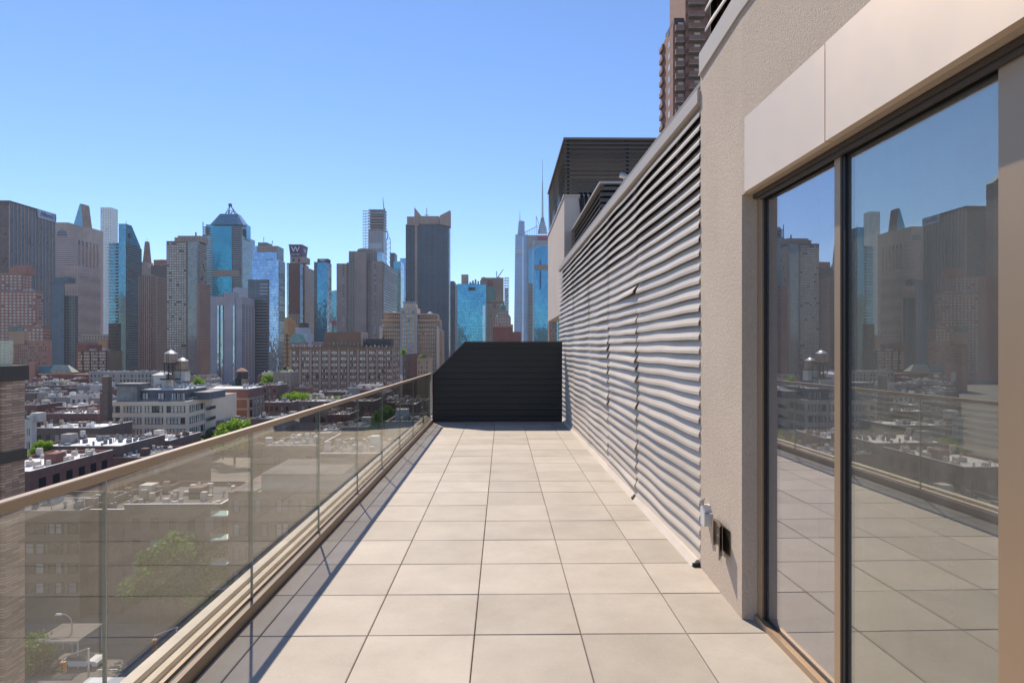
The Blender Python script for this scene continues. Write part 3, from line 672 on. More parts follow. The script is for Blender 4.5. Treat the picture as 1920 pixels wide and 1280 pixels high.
windows(t, W1, [('r', o2.x1, o2.y0+4, o2.y1-4, o2.z1-14, o2.z1-6, 6, 1, .55, .9)], d=.8)
o3 = tower('', '', '', 120, 145, 189, 497, 1180, FM['pink_rib2'], t=t, part='wing')
nz = 32
b = MB()
for j in range(nz):
    z = o3.z1-14-j*4.6; b.box(o3.x1+.05, o3.y0+2, z, o3.x1+.9, o3.y1-2, z+2.3); b.box(o3.x0, o3.y0-.8, z, o3.x1-2, o3.y0-.05, z+2.3)
b.build('spandrel', FM['cap'], t)
# triangular pinnacle
t = thing('pinnacle_tower', 'slim tower with a triangular glass pinnacle behind the pinkish stepped tower', 'tower', (XA(150, 1500), 1500, G))
pxbox(t, 'shaft', FM['stone'], 136, 163, 700, 425, 1500, 60)
Y = 1500; b = MB(); b.prism([(XA(136.5, Y), ZA(150, 426, Y)), (XA(149.5, Y), ZA(150, 382, Y)), (XA(152, Y), ZA(150, 382, Y)), (XA(156, Y), ZA(150, 426, Y))], 'y', Y, Y+18); b.build('glass_pinnacle', FM['teal'], t)
b = MB(); b.prism([(XA(152, Y), ZA(150, 382, Y)), (XA(157.5, Y), ZA(150, 383, Y)), (XA(163, Y), ZA(150, 426, Y)), (XA(156, Y), ZA(150, 426, Y))], 'y', Y+.5, Y+19); b.build('stone_fin', FM['brownb'], t)
b = MB(); b.tube((XA(155, Y), Y-1, ZA(150, 410, Y)), (XA(167, Y), Y-1, ZA(150, 411, Y)), .8, 5); b.build('boom', FM['lattice'], t)
# slender white grid tower
o = tower('slender_tower', 'very slender pale square grid tower, tallest thin shaft on the left', 'tower', 188.3, 208.8, 221, 389, 1900, FM['park'], RF)
k = windows(o.t, M['winpale'], [('f', o.y0, o.x0+1, o.x1-1, o.z1-70, o.z1-6, 6, 13, .5, .5)], d=.3)
# slant-roofed glass tower
Y = 900; X0, X1, X2 = XA(204, Y), XA(222.5, Y), XA(236, Y); Ye = YA(263.5, X2)
t = thing('slanted_glass_tower', 'teal glass tower with a steep slanted roof and balconies on its left wing', 'tower', (X0, Y, G))
za, zb_, zc = ZA(222, 455, Y), ZA(230, 419.5, Y), ZA(263, 463, Ye)
block(t, 'wing', FM['teal'], X0, Y+1, G, X1, Y+40, za)
b = MB(); b.prism([(Y, G), (Ye, G), (Ye, zc), (Y+14, zb_), (Y, zb_)], 'x', X1, X2); b.build('glass_wall', FM['teal'], t)
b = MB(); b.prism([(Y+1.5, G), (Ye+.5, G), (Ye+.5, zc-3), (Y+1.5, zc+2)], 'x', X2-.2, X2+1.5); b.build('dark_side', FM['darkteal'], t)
for j in range(46):
    z = za-2-j*4.4
    if z < ZA(210, 690, Y): break
    block(t, 'balcony', FM['white'], X0-1.5, Y-1.6, z-.9, X1-4, Y+1, z)
    block(t, 'balcony_recess', FM['dkgrey'], X1-4.2, Y+.4, z-1.6, X1-.3, Y+1, z+.6)
b = MB(); b.tube((X2+.3, Y+9, zb_-15), (X2+.9, Y+9, zb_-15), 3.2, 14); b.build('round_emblem', FM['dkgrey'], t)
b = MB(); b.tube((X2-3, Y+6, zb_), (X2-3, Y+6, zb_+5), .3, 4); b.tube((X2-2, Ye-20, zc+10), (X2-2, Ye-20, zc+17), .3, 4); b.build('antenna', FM['lattice'], t)
# chimney-like spire
Y = 1300; t = thing('tapered_spire_tower', 'brown stone tower topped by a tapering obelisk spire', 'tower', (XA(271, Y), Y, G))
pxbox(t, 'wall', FM['stone'], 262, 285, 700, 502, Y, 25); pxbox(t, 'shoulder', FM['stone'], 262, 277, 502, 491, Y+2, 20)
xa, xb = XA(266.2, Y), XA(277.2, Y); ta, tb2 = XA(269, Y), XA(274.6, Y)
b = MB(); b.frustum(xa, Y+2, xb, Y+14, ZA(271, 492, Y), ta, Y+5, tb2, Y+11, ZA(271, 452, Y)); b.tube(((ta+tb2)/2, Y+8, ZA(271, 452, Y)), ((ta+tb2)/2, Y+8, ZA(271, 446, Y)), .3, 4)
b.build('spire', FM['brownb'], t)
o = tower('brick_apartment_block', 'plain red brick block top just left of the pale gridded apartment tower', 'tower', 288, 313, None, 487, 1400, FM['redlow'], RF, depth=30)
o = tower('dark_slab_block', 'near black flat topped block behind the brown gridded apartment slab', 'tower', 283, 313, None, 497.5, 1250, FM['dkgrey'], M['blackroof'], depth=30)
# brown grid apartment slab
o = tower('brown_apartment_slab', 'dark brown apartment slab with a close balcony grid under the obelisk spire', 'tower', 261, 293, 311, 517, 850, FM['brownplain'], M['blackroof'])
windows(o.t, M['wincool'], [('f', o.y0, o.x0+1, o.x1-1, o.z1-120, o.z1-3, 9, 38, .5, .45), ('r', o.x1, o.y0+1, o.y1-1, o.z1-120, o.z1-3, 12, 38, .5, .45)], d=.3)
b = MB()
for i in range(10): x = o.x0+(o.x1-o.x0)*i/9; b.box(x-.5, o.y0-.8, G, x+.5, o.y0, o.z1)
for i in range(13): y = o.y0+(o.y1-o.y0)*i/12; b.box(o.x1, y-.5, G, o.x1+.8, y+.5, o.z1)
b.build('pier', FM['stone'], o.t)
# big pale residential tower
o = tower('gridded_apartment_tower', 'broad grey brown apartment tower with pale window rows and a glass corner bay', 'tower', 312, 369, 387, 452, 800, FM['beigeplain'], RF)
t = o.t
windows(t, M['winpale'], [('f', o.y0, o.x0+.5, XA(350, 800)-.5, o.z1-150, o.z1-2, 8, 50, .74, .5), ('r', o.x1, o.y0+1, o.y1-1, o.z1-150, o.z1-2, 8, 50, .5, .5)], d=.25)
pxbox(t, 'corner_bay', FM['baygrid'], 352, 369.5, 700, 453, 798, 6)
pxbox(t, 'penthouse', FM['stone'], 333, 377, 453, 442, 806, 20); pxbox(t, 'penthouse_step', FM['stone'], 327, 333, 453, 445, 808, 16)
b = MB(); x = XA(363, 806); b.tube((x, 812, ZA(363, 442, 806)), (x, 812, ZA(363, 434, 806)), .9, 8); b.build('flue', FM['dkgrey'], t)
o2 = tower('', '', '', 369, 374, 394, 531, 792, FM['brownside'], t=t, part='side_wing')
# teal pyramid-topped tower
o = tower('teal_pyramid_tower', 'broad teal glass tower with a sloped glass crown and open lattice tip', 'tower', 379, 454, 478, 441, 1050, FM['tealband'], RF)
t = o.t; Y = 1050
o2 = tower('', '', '', 386, 462, 470, 421, 1062, FM['teal'], t=t, part='upper_wall', zb=ZA(420, 446, 1050))
pxbox(t, 'dark_corner', FM['darkteal'], 434, 453, 700, 424, 1047, 4)
pxbox(t, 'centre_bay', FM['teal2'], 398.5, 434.5, 506, 424, 1046, 8); pxbox(t, 'centre_bay', FM['teal2'], 398.5, 434.5, 700, 518, 1046, 8)
pxbox(t, 'belt', FM['stone'], 398, 449, 518, 506, 1045.5, 8)
xa, xb, ta, tb2 = XA(394, Y), XA(456, Y), XA(408.5, Y), XA(442, Y)
zc, zt = ZA(420, 421, Y), ZA(420, 399, Y)
b = MB(); b.frustum(xa, Y, xb, Y+28, zc, ta, Y+8, tb2, Y+20, zt); b.build('crown', FM['whiterib'], t)
b = MB(); b.frustum(XA(401, Y), Y-.5, XA(446, Y), Y+3, zc, XA(409, Y), Y+7.6, XA(441, Y), Y+9, zt-.1); b.build('crown_front', FM['teal'], t)
b = MB(); ap = (XA(431.7, Y+14), Y+14, ZA(431.7, 385, Y+14))
for (x, y) in ((ta+8, Y+9), (tb2-4, Y+9), (ta+8, Y+19), (tb2-4, Y+19)):
    b.tube((x, y, zt), ap, .55, 5)
    q = [p*.5+a*.5 for p, a in zip((x, y, zt), ap)]; b.tube(q, (ap[0], ap[1], zt), .4, 4); b.tube((x, y, zt), (ap[0], ap[1], (zt+ap[2])/2), .4, 4)
b.box(ap[0]-2.2, ap[1]-2, ap[2]-2, ap[0]+2.2, ap[1]+2, ap[2]+2.5); b.build('lattice_tip', FM['navy'], t)
b = MB(); b.tube((XA(378, Y), Y+5, ZA(378, 441, Y)), (XA(378, Y), Y+5, ZA(378, 415, Y)), .7, 5); b.build('antenna', FM['navy'], t)
for k in range(4): pxbox(t, 'plant_shelf', FM['white'], 380, 386, 440-k*4.5, 438-k*4.5, Y+3, 10)
# white-blue box hotel and lilac hotel
o = tower('white_crowned_hotel', 'slim hotel with a plain white top panel and dark glass side', 'tower', 436.5, 478, 487, 540, 765, FM['white'], RF)
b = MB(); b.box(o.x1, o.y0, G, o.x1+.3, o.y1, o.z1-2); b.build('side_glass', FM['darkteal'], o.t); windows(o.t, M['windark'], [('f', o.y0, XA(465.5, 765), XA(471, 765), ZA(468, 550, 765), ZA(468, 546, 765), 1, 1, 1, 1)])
o = tower('lilac_hotel', 'tall lilac grey hotel with narrow vertical glass strips', 'hotel', 395, 453.5, 477.5, 556, 700, FM['lilac'], RF); t = o.t
pxbox(t, 'riser', FM['lilac'], 420, 440, 600, 547.5, 698.5, 10)
for a, c in ((407, 410.5), (413.7, 417.5), (436.6, 440)): pxbox(t, 'glass_strip', FM['whiterib'], a, c, 715, 572, 698, 2)
b = MB(); b.box(o.x1, o.y0+2, G, o.x1+.6, o.y1-1, o.z1-8); b.build('side_windows', FM['lilacside'], t)
b = MB()
for k in range(5): b.box(XA(408+k*7, 702), 703+k, o.z1, XA(410+k*7, 702), 705+k, o.z1+2+(k % 3)); 
b.build('roof_plant', FM['stone'], t)
# dark glass slab and blue glass tower
o = tower('dark_glass_slab', 'dark glass slab standing in front of the pale blue glass tower', 'tower', 465, 502, None, 524, 740, FM['slate'], M['blackroof'], depth=5)
for k in range(4): pxbox(o.t, 'white_band', FM['white'], 487, 502.2, 534+k*6, 532+k*6, 739.2, 1)
pxbox(o.t, 'lower_glass', FM['darkteal'], 478, 501, 700, 560, 739, 1)
o = tower('blue_glass_tower', 'pale blue glass tower with a grey banded top and dark side', 'tower', 472.5, 522.5, 534, 487, 850, FM['blue'], RF); t = o.t
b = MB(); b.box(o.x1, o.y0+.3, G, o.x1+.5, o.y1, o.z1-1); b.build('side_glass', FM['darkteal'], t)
o2 = tower('', '', '', 475, 519.5, 531, 461, 858, FM['blue'], t=t, part='upper_wall', zb=o.z1-3)
pxbox(t, 'top_band', FM['stone'], 482, 520, 472, 461, 857, 4); b = MB(); b.box(o2.x1, 858, o.z1, o2.x1+.7, o2.y1, o2.z1); b.build('upper_side', FM['darkteal'], t)
b = MB(); b.box(XA(483, 860), 861, o2.z1, XA(500, 860), 880, o2.z1+5); b.tube((XA(492, 860), 865, o2.z1), (XA(492, 860), 865, o2.z1+13), .4, 4); b.tube((XA(507, 860), 865, o2.z1), (XA(508.5, 860), 865, o2.z1+8), .5, 5); b.build('roof_plant', FM['lattice'], t)
# hotel with W sign
o = tower('brown_sign_hotel', 'brown brick hotel tower with a flared purple W sign on top', 'hotel', 537.5, 563.7, 578.7, 493, 950, FM['brownw'], RF); t = o.t
b = MB(); b.box(o.x1, o.y0, G, o.x1+.4, o.y1, o.z1-2); b.build('side_wall', FM['brownside'], t)
pxbox(t, 'glass_edge', FM['whiterib'], 537.5, 541.2, 700, 495, 949, 1); pxbox(t, 'glass_edge', FM['whiterib'], 562.5, 567, 700, 495, 949.2, 2); pxbox(t, 'grey_base', FM['stone'], 541, 562, 700, 588, 949, 1)
o2 = tower('', '', '', 563, 572, 588.7, 500, 956, FM['stone'], t=t, part='rear_wing')
pxbox(t, 'crown_block', FM['cap'], 544, 573, 493, 481.5, 953, 22)
for p in (548.5, 558.5): pxbox(t, 'crown_opening', FM['dkgrey'], p, p+3.5, 491, 485, 952.6, 1)
Y = 955; z0, z1 = ZA(555, 482, Y), ZA(555, 459.5, Y)
xa, xb, ta, tb2 = XA(544.5, Y), XA(564.5, Y), XA(542, Y), XA(566.5, Y)
b = MB(); b.frustum(xa, Y, xb, Y+26, z0, ta, Y-1.5, tb2, Y+28, z1); b.build('sign_box', FM['purple'], t)
b = MB(); b.box(ta-.5, Y-2, z1, tb2+.5, Y+28.5, z1+.8); b.build('sign_box_rim', FM['cap'], t)
text('sign_letter', 'W', (z1-z0)*.6, ((xa+xb)/2, Y-1.6, z0+(z1-z0)*.62), (R(90), 0, 0), FM['signw'], t, .3, .12, 1.15)
text('sign_letter', 'W', (z1-z0)*.55, (xb+1.6, Y+13, z0+(z1-z0)*.6), (R(90), 0, R(90)), FM['signw'], t, .3, .12, 1.3)
text('sign_lettering', 'HOTEL', (z1-z0)*.22, ((xa+xb)/2, Y-.9, z0+(z1-z0)*.2), (R(90), 0, 0), FM['signw'], t, .2, 0, 1.1)
# TSX
o = tower('slim_blue_tower', 'slim mirror blue tower with a dark TSX header sign', 'tower', 588.7, 613.2, 621.7, 491, 900, FM['darkteal'], RF); t = o.t
pxbox(t, 'glass_front', FM['bluer'], 595, 612.8, 700, 492, 899, 2); b = MB(); b.box(o.x1, o.y0+2, G, o.x1+.3, o.y0+6, o.z1-2); b.build('glass_corner', FM['whiterib'], t)
pxbox(t, 'sign_box', FM['dkgrey'], 595, 615, 491.5, 485, 899.5, 14)
text('sign_lettering', 'TSX', 3.6, (XA(604, 899), 899.1, ZA(604, 488.2, 899)), (R(90), 0, 0), FM['signw'], t, .2, .1, 1.3)
o = tower('green_glass_tower', 'distant pale green glass tower between the slim blue tower and the concrete hotel', 'tower', 619, 632, None, 545, 1300, FM['teal'], RF, depth=30)
block(o.t, 'red_sign', FM['red'], XA(620, 1290), 1290, ZA(620, 609, 1290), XA(630, 1290), 1299, ZA(620, 601, 1290))
# concrete hotel
Y = 850; t = thing('concrete_hotel', 'massive grey concrete hotel with a central pier and a striped receding side', 'hotel', (XA(631, Y), Y, G))
X1 = XA(717, Y); Ye = YA(743, X1); zt = ZA(700, 490, Y)
def V(name, mat, p0, p1, yt, Yf, dep): return pxbox(t, name, mat, p0, p1, 710, yt, Yf, dep)
V('left_wing', FM['mar'], 631, 650, 494, Y, 60); V('window_bay', FM['marwin'], 650, 665, 492, Y+3, 55); V('centre_pier', FM['mar'], 665, 686.5, 472, Y-4, 30)
V('window_bay', FM['marwin'], 686.5, 696, 492, Y+3, 55); V('right_wing', FM['mar'], 696, 717, 489.5, Y, Ye-Y)
b = MB(); b.prism([(Y+4, G), (Ye, G), (Ye, zt-1), (Y+4, zt-1)], 'x', X1, X1+.8)
for j in range(46):
    z = zt-3-j*3.5; b.box(X1+.8, Y+4, z, X1+2.2, Ye, z+1.1)
b.build('slatted_side', FM['marside'], t)
k = windows(t, W1, [('f', Y, XA(642, Y), XA(646, Y), ZA(644, 700, Y), zt-3, 1, 42, .8, .5), ('f', Y, XA(701, Y), XA(705, Y), ZA(703, 700, Y), zt-3, 1, 42, .8, .5)], d=.3)
V('crown', FM['marwin'], 654, 706, 471, Y+8, 30); pxbox(t, 'crown_side', FM['whiterib'], 706, 716, 490, 473, Y+10, 30)
b = MB(); b.lathe(XA(684, Y+25), Y+30, [(11, ZA(684, 473, Y)), (11, ZA(684, 463, Y)), (10, ZA(684, 461, Y))], 18); b.build('roof_drum', FM['mar'], t)
# tower under construction
Y = 1350; t = thing('unfinished_tower', 'tall tower under construction with open steel floors, hoist lattice and crane', 'tower', (XA(700, Y), Y, G))
pxbox(t, 'glass_shaft', FM['boa'], 691, 719, 700, 432, Y, 30)
pxbox(t, 'diagonal_glass', FM['white'], 692, 716, 466, 456, Y-1, 1)
for k in range(8): pxbox(t, 'floor_slab', FM['lattice'] if k % 2 else FM['cap'], 691, 721, 431-k*5.2, 429-k*5.2, Y, 28)
pxbox(t, 'core', FM['dkgrey'], 696, 716, 431, 398, Y+4, 20)
b = MB()
for (p) in (681, 686, 691, 720.5):
    x = XA(p, Y); b.tube((x, Y-1, ZA(p, 700, Y)), (x, Y-1, ZA(p, 395, Y)), .55, 4)
for k in range(22):
    z = 395+k*5.2; b.box(XA(680.5, Y), Y-1.5, ZA(685, z+1.3, Y), XA(691, Y), Y-.5, ZA(685, z, Y))
    b.tube((XA(681, Y), Y-1, ZA(685, z, Y)), (XA(691, Y), Y-1, ZA(685, z+5.2, Y)), .35, 4)
r = random.Random(4)
for k in range(26): p = 694+k; b.tube((XA(p, Y), Y-1, ZA(p, 402, Y)), (XA(p+r.uniform(-2, 2), Y), Y+2, ZA(p, 393.5+r.uniform(0, 3), Y)), .45, 4)
b.build('hoist_lattice', M['steel'], t)
cr = thing('tower_crane', 'blue crane jib rising from the top of the unfinished tower', 'crane', (XA(719, Y), Y, ZA(719, 396, Y)))
b = MB(); b.tube((XA(719.5, Y), Y+5, ZA(719, 396, Y)), (XA(717, Y), Y+5, ZA(717, 369, Y)), 1.3, 4, .5); b.build('jib', FM['navy'], cr)
b = MB(); b.tube((XA(720.5, Y), Y+5, ZA(720, 400, Y)), (XA(720.5, Y), Y+5, ZA(720, 390, Y)), 1.2, 4); b.build('mast', FM['navy'], cr)
Y = 1100; cr = thing('hoist_mast', 'open blue grey lattice mast beside the unfinished tower', 'mast', (XA(728, Y), Y, G))
b = MB(); X = [XA(724.5, Y), XA(732, Y)]
for x in X: b.tube((x, Y, ZA(728, 560, Y)), (x, Y, ZA(728, 448, Y)), .55, 4)
for k in range(11):
    z0, z1 = ZA(728, 448+k*9, Y), ZA(728, 457+k*9, Y); b.tube((X[0], Y, z0), (X[1], Y, z1), .4, 4); b.tube((X[1], Y, z0), (X[0], Y, z0), .4, 4)
b.tube((X[0]+2, Y, ZA(728, 448, Y)), (XA(725.5, Y), Y, ZA(728, 431, Y)), 1.2, 4, .3); b.tube((X[1]-1, Y, ZA(728, 448, Y)), (XA(725.5, Y), Y, ZA(728, 431, Y)), .6, 4, .3)
b.build('lattice', FM['navy'], cr)
o = tower('stepped_dark_tower', 'narrow dark tower beside the lattice mast behind the concrete hotel', 'tower', 731, 740, None, 474, 1050, FM['slate'], RF, depth=25)
o = tower('mint_glass_tower', 'mint green glass tower between the concrete hotel and the finned tower', 'tower', 738, 751, 757, 490, 1000, FM['teal'], RF); b = MB(); b.box(o.x1, o.y0, G, o.x1+.4, o.y1, o.z1-2); b.build('side_glass', FM['whiterib'], o.t)
o = tower('pale_glass_tower', 'pale glass tower sliver just left of the finned dark tower', 'tower', 750, 762, None, 484, 1200, FM['blue'], RF, depth=25)
# finned tower
Y = 900; o = tower('finned_tower', 'dark ribbed office tower with two pointed concrete fins at its top', 'tower', 761, 841.5, 844.5, 421, Y, FM['astor'], M['dark']); t = o.t
b = MB()
nr = 34; 
for i in range(nr+1):
    x = XA(783, Y)+(XA(840, Y)-XA(783, Y))*i/nr; b.box(x-.45, Y-1.2, G, x+.45, Y, o.z1)
for i in range(7): x = XA(761.5, Y)+(XA(776, Y)-XA(761.5, Y))*i/6; b.box(x-.45, Y-1.2, G, x+.45, Y, o.z1)
b.build('rib', FM['slate'], t)
pxbox(t, 'corner_pier', FM['cap'], 777.5, 782.5, 610, 400, Y-3, 8)
pxbox(t, 'cap_band', FM['cap'], 763, 778, 422, 406, Y-3, 30); pxbox(t, 'cap_band', FM['cap'], 785, 823, 420, 405, Y-2.5, 30)
def Zq(y): return ZA(800, y, Y)
b = MB(); b.prism([(XA(777.5, Y), Zq(424)), (XA(786, Y), Zq(424)), (XA(787, Y), Zq(407)), (XA(790, Y), Zq(405)), (XA(777.5, Y), Zq(389.5))], 'y', Y-3.5, Y+22); b.build('corner_fin', FM['cap'], t)
b = MB(); b.prism([(XA(824, Y), Zq(421)), (XA(844.3, Y), Zq(425)), (XA(844.3, Y), Zq(395)), (XA(825, Y), Zq(405))], 'y', Y-3.5, Y+12); b.build('corner_fin', FM['cap'], t)
b = MB(); b.tube((XA(798.5, Y), Y+10, Zq(405)), (XA(798.5, Y), Y+10, Zq(387)), .5, 5); b.tube((XA(795, Y), Y+8, Zq(401)), (XA(802, Y), Y+8, Zq(401)), .6, 4); b.build('antenna', FM['lattice'], t)
o = tower('charcoal_slab', 'charcoal slab with a thin pale edge just right of the finned tower', 'tower', 842, 852, 855, 527, 1000, FM['slate'], RF); pxbox(o.t, 'pale_edge', FM['white'], 853, 857.5, 700, 533, 999, 20)
# azure glass slab
o = tower('azure_glass_slab', 'bright azure glass slab rising behind the charcoal privacy screen', 'tower', 858, 896.5, None, 532, 800, FM['bluer'], RF, depth=22); t = o.t
pxbox(t, 'side_wing', FM['bluer'], 896.5, 911.5, 710, 533, 803, 20); pxbox(t, 'pale_strip', FM['whiterib'], 905, 909.5, 710, 572, 801.5, 1.5); pxbox(t, 'vent_grille', FM['dkgrey'], 878.5, 891, 544.5, 538.5, 799.5, 1)
pxbox(t, 'roof_box', FM['cap'], 865, 877.5, 532, 514.5, 806, 12)
b = MB()
for k in range(6): b.box(XA(880+k*5, 806), 806, o.z1, XA(883+k*5, 806), 812, o.z1+3+(k*7 % 5)*.8)
b.build('roof_plant', FM['stone'], t)
# striped and brown blocks
Y = 1000; o = tower('striped_top_block', 'grey brown block with vertical striped top and a red round emblem', 'tower', 902, 944, None, 520.5, Y, FM['stone'], RF, depth=30); t = o.t
b = MB()
for k in range(20): p = 903+k*2.1; b.box(XA(p, Y), Y-1, ZA(p, 555, Y), XA(p+1, Y), Y, ZA(p, 522, Y))
b.build('fin', FM['cap'], t)
pxbox(t, 'green_glass', FM['copper'], 913, 930, 565, 537, Y-2, 2)
b = MB(); cx, cz = XA(919, Y), ZA(919, 531, Y)
for k in range(16): a0, a1 = k*math.pi/8, (k+1)*math.pi/8; b.tube((cx+3.5*math.cos(a0), Y-3, cz+3.5*math.sin(a0)), (cx+3.5*math.cos(a1), Y-3, cz+3.5*math.sin(a1)), .9, 4)
b.build('round_emblem', FM['red'], t)
cr = thing('roof_crane', 'small slanting blue crane on the roof of the striped block', 'crane', (XA(935, Y), Y, ZA(935, 520, Y)))
b = MB(); b.tube((XA(933, Y), Y+4, ZA(933, 520, Y)), (XA(944, Y), Y+4, ZA(944, 504, Y)), .9, 4, .5); b.build('jib', FM['navy'], cr); b = MB(); b.tube((XA(931.5, Y), Y+4, ZA(933, 520, Y)), (XA(931, Y), Y+4, ZA(933, 508, Y)), .8, 4); b.build('mast', FM['navy'], cr)
o = tower('brown_office_block', 'brown windowed office block behind the domed stone building', 'building', 911, 946, None, 565, 900, FM['brownb'], RF, depth=25)
windows(o.t, M['winpale'], [('f', o.y0, o.x0+1, o.x1-1, o.z1-72, o.z1-3, 11, 22, .42, .45)], d=.3)
Y = 1050; t = thing('scaffold_tower', 'slim scaffold wrapped tower frame standing against the sky', 'tower', (XA(949, Y), Y, G)); b = MB()
for p in (945, 948, 951, 954): b.tube((XA(p, Y), Y, ZA(p, 650, Y)), (XA(p, Y), Y, ZA(p, 518+abs(p-950)*.5, Y)), .4, 4)
for k in range(27): b.box(XA(945, Y), Y-.4, ZA(949, 522+k*4.6, Y), XA(954.5, Y), Y+8, ZA(949, 521+k*4.6, Y))
b.build('scaffold', FM['white'], t); pxbox(t, 'core', FM['whiterib'], 946.5, 953, 710, 540, Y+9, 8)
# domed stone building
Y = 750; t = thing('domed_stone_building', 'stepped stone building with green roofs and a small dome', 'building', (XA(943, Y), Y, G))
for (a, c, yt, dy, mt) in ((924, 962, 608, 0, 'stone'), (928, 958, 594, 3, 'stone'), (933, 953, 582, 6, 'stone'), (938, 948, 575, 8, 'copper')): pxbox(t, 'tier', FM[mt], a, c, 710, yt, Y+dy, 26-2*dy)
b = MB(); cx = XA(943, Y); b.lathe(cx, Y+13, [(3.2, ZA(943, 575, Y)), (2.8, ZA(943, 571, Y)), (1.2, ZA(943, 568, Y)), (.3, ZA(943, 563, Y))], 12)
for (a, c, y0_, y1_) in ((929, 938, 596, 589), (948, 958, 596, 589)): b.frustum(XA(a, Y), Y+3, XA(c, Y), Y+20, ZA(943, y0_, Y), XA(a+3, Y), Y+8, XA(c-3, Y), Y+12, ZA(943, y1_, Y))
b.build('green_roof', FM['copper'], t)
windows(t, M['windark'], [('f', Y, XA(926, Y), XA(960, Y), ZA(943, 650, Y), ZA(943, 610, Y), 9, 6, .4, .55)], d=.3)
o = tower('red_brick_block', 'red brown brick block with a stepped roofline just above the privacy screen', 'building', 924, 960, None, 611.5, 600, FM['redlow'], RF, depth=25); pxbox(o.t, 'step', FM['redlow'], 960, 977, 720, 622, 600, 24); pxbox(o.t, 'cornice', FM['pinkb'], 923.5, 960.5, 613.5, 611.3, 599, 1)
# far pale spire tower
Y = 2100; t = thing('needle_spire_tower', 'hazy pale blue stepped tower with a needle spire', 'tower', (XA(975, Y), Y, G))
def fr(name, mat, a0, a1, y0, b0, b1, y1, d0, d1, Yf=Y):
    b = MB(); b.frustum(XA(a0, Yf), Yf, XA(a1, Yf), Yf+d0, ZA(a0, y0, Yf), XA(b0, Yf), Yf+(d0-d1)/2, XA(b1, Yf), Yf+(d0+d1)/2, ZA(b0, y1, Yf)); return b.build(name, mat, t)
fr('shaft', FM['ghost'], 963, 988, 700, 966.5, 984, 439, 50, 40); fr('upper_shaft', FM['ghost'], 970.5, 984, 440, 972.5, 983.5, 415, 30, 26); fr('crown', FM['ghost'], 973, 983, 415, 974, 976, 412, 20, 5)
b = MB(); b.tube((XA(975.3, Y), Y+20, ZA(975, 416, Y)), (XA(975, Y), Y+20, ZA(975, 391, Y)), 1.6, 5, .3); b.build('spire', FM['lattice'], t)
pxbox(t, 'belt', FM['white'], 966.5, 981, 476, 467, Y-1, 2)
# glass tower with lattice mast
Y = 1500; t = thing('masted_glass_tower', 'grey glass tower with an angled open crown and a tall lattice mast', 'tower', (XA(1005, Y), Y, G))
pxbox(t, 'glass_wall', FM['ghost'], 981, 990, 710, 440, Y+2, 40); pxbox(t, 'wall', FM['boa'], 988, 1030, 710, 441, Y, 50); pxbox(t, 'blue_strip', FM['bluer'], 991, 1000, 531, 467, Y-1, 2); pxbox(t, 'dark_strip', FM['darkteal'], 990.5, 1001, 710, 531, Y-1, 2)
b = MB(); r = random.Random(8)
for k in range(14):
    p = 983+k*3.2; yt = 437-k*1.3+(0 if k < 8 else (k-8)*1.5)
    b.tube((XA(p, Y), Y+2, ZA(p, 441, Y)), (XA(p, Y), Y+2, ZA(p, yt-3, Y)), .5, 4)
b.tube((XA(982, Y), Y+2, ZA(982, 437, Y)), (XA(1008, Y), Y+2, ZA(1005, 423, Y)), .8, 4); b.tube((XA(1005.5, Y), Y+2, ZA(1005, 441, Y)), (XA(1005.5, Y), Y+2, ZA(1005, 405, Y)), .8, 4); b.tube((XA(1005.5, Y), Y+2, ZA(1005, 405, Y)), (XA(1013, Y), Y+2, ZA(1005, 428, Y)), .7, 4)
for k in range(9):
    z = 436-k*3.4; hw = 9-k*.75; b.box(XA(1017.5-hw, Y), Y, ZA(1017, z+.8, Y), XA(1017.5+hw, Y), Y+14, ZA(1017, z, Y))
    b.tube((XA(1017.5-hw, Y), Y, ZA(1017, z, Y)), (XA(1017.5+hw, Y), Y, ZA(1017, z-3.4, Y)), .4, 4)
b.build('open_crown', FM['lattice'], t)
b = MB(); cx = XA(1017.5, Y)
b.tube((cx, Y+7, ZA(1017, 415, Y)), (cx, Y+7, ZA(1017, 372, Y)), 2.6, 4, 2.0); b.tube((cx, Y+7, ZA(1017, 372, Y)), (cx, Y+7, ZA(1017, 340, Y)), 1.6, 5, 1.2); b.tube((cx, Y+7, ZA(1017, 340, Y)), (cx, Y+7, ZA(1017, 297, Y)), .8, 5, .4)
for k in range(16): z = ZA(1017, 412-k*4.6, Y); q = 3.8-k*.15; b.box(cx-q, Y+6, z, cx+q, Y+8, z+1.2)
b.build('mast', M['steel'], t)
pxbox(t, 'red_sign', FM['red'], 1008, 1027, 450, 443, Y-3, 2)
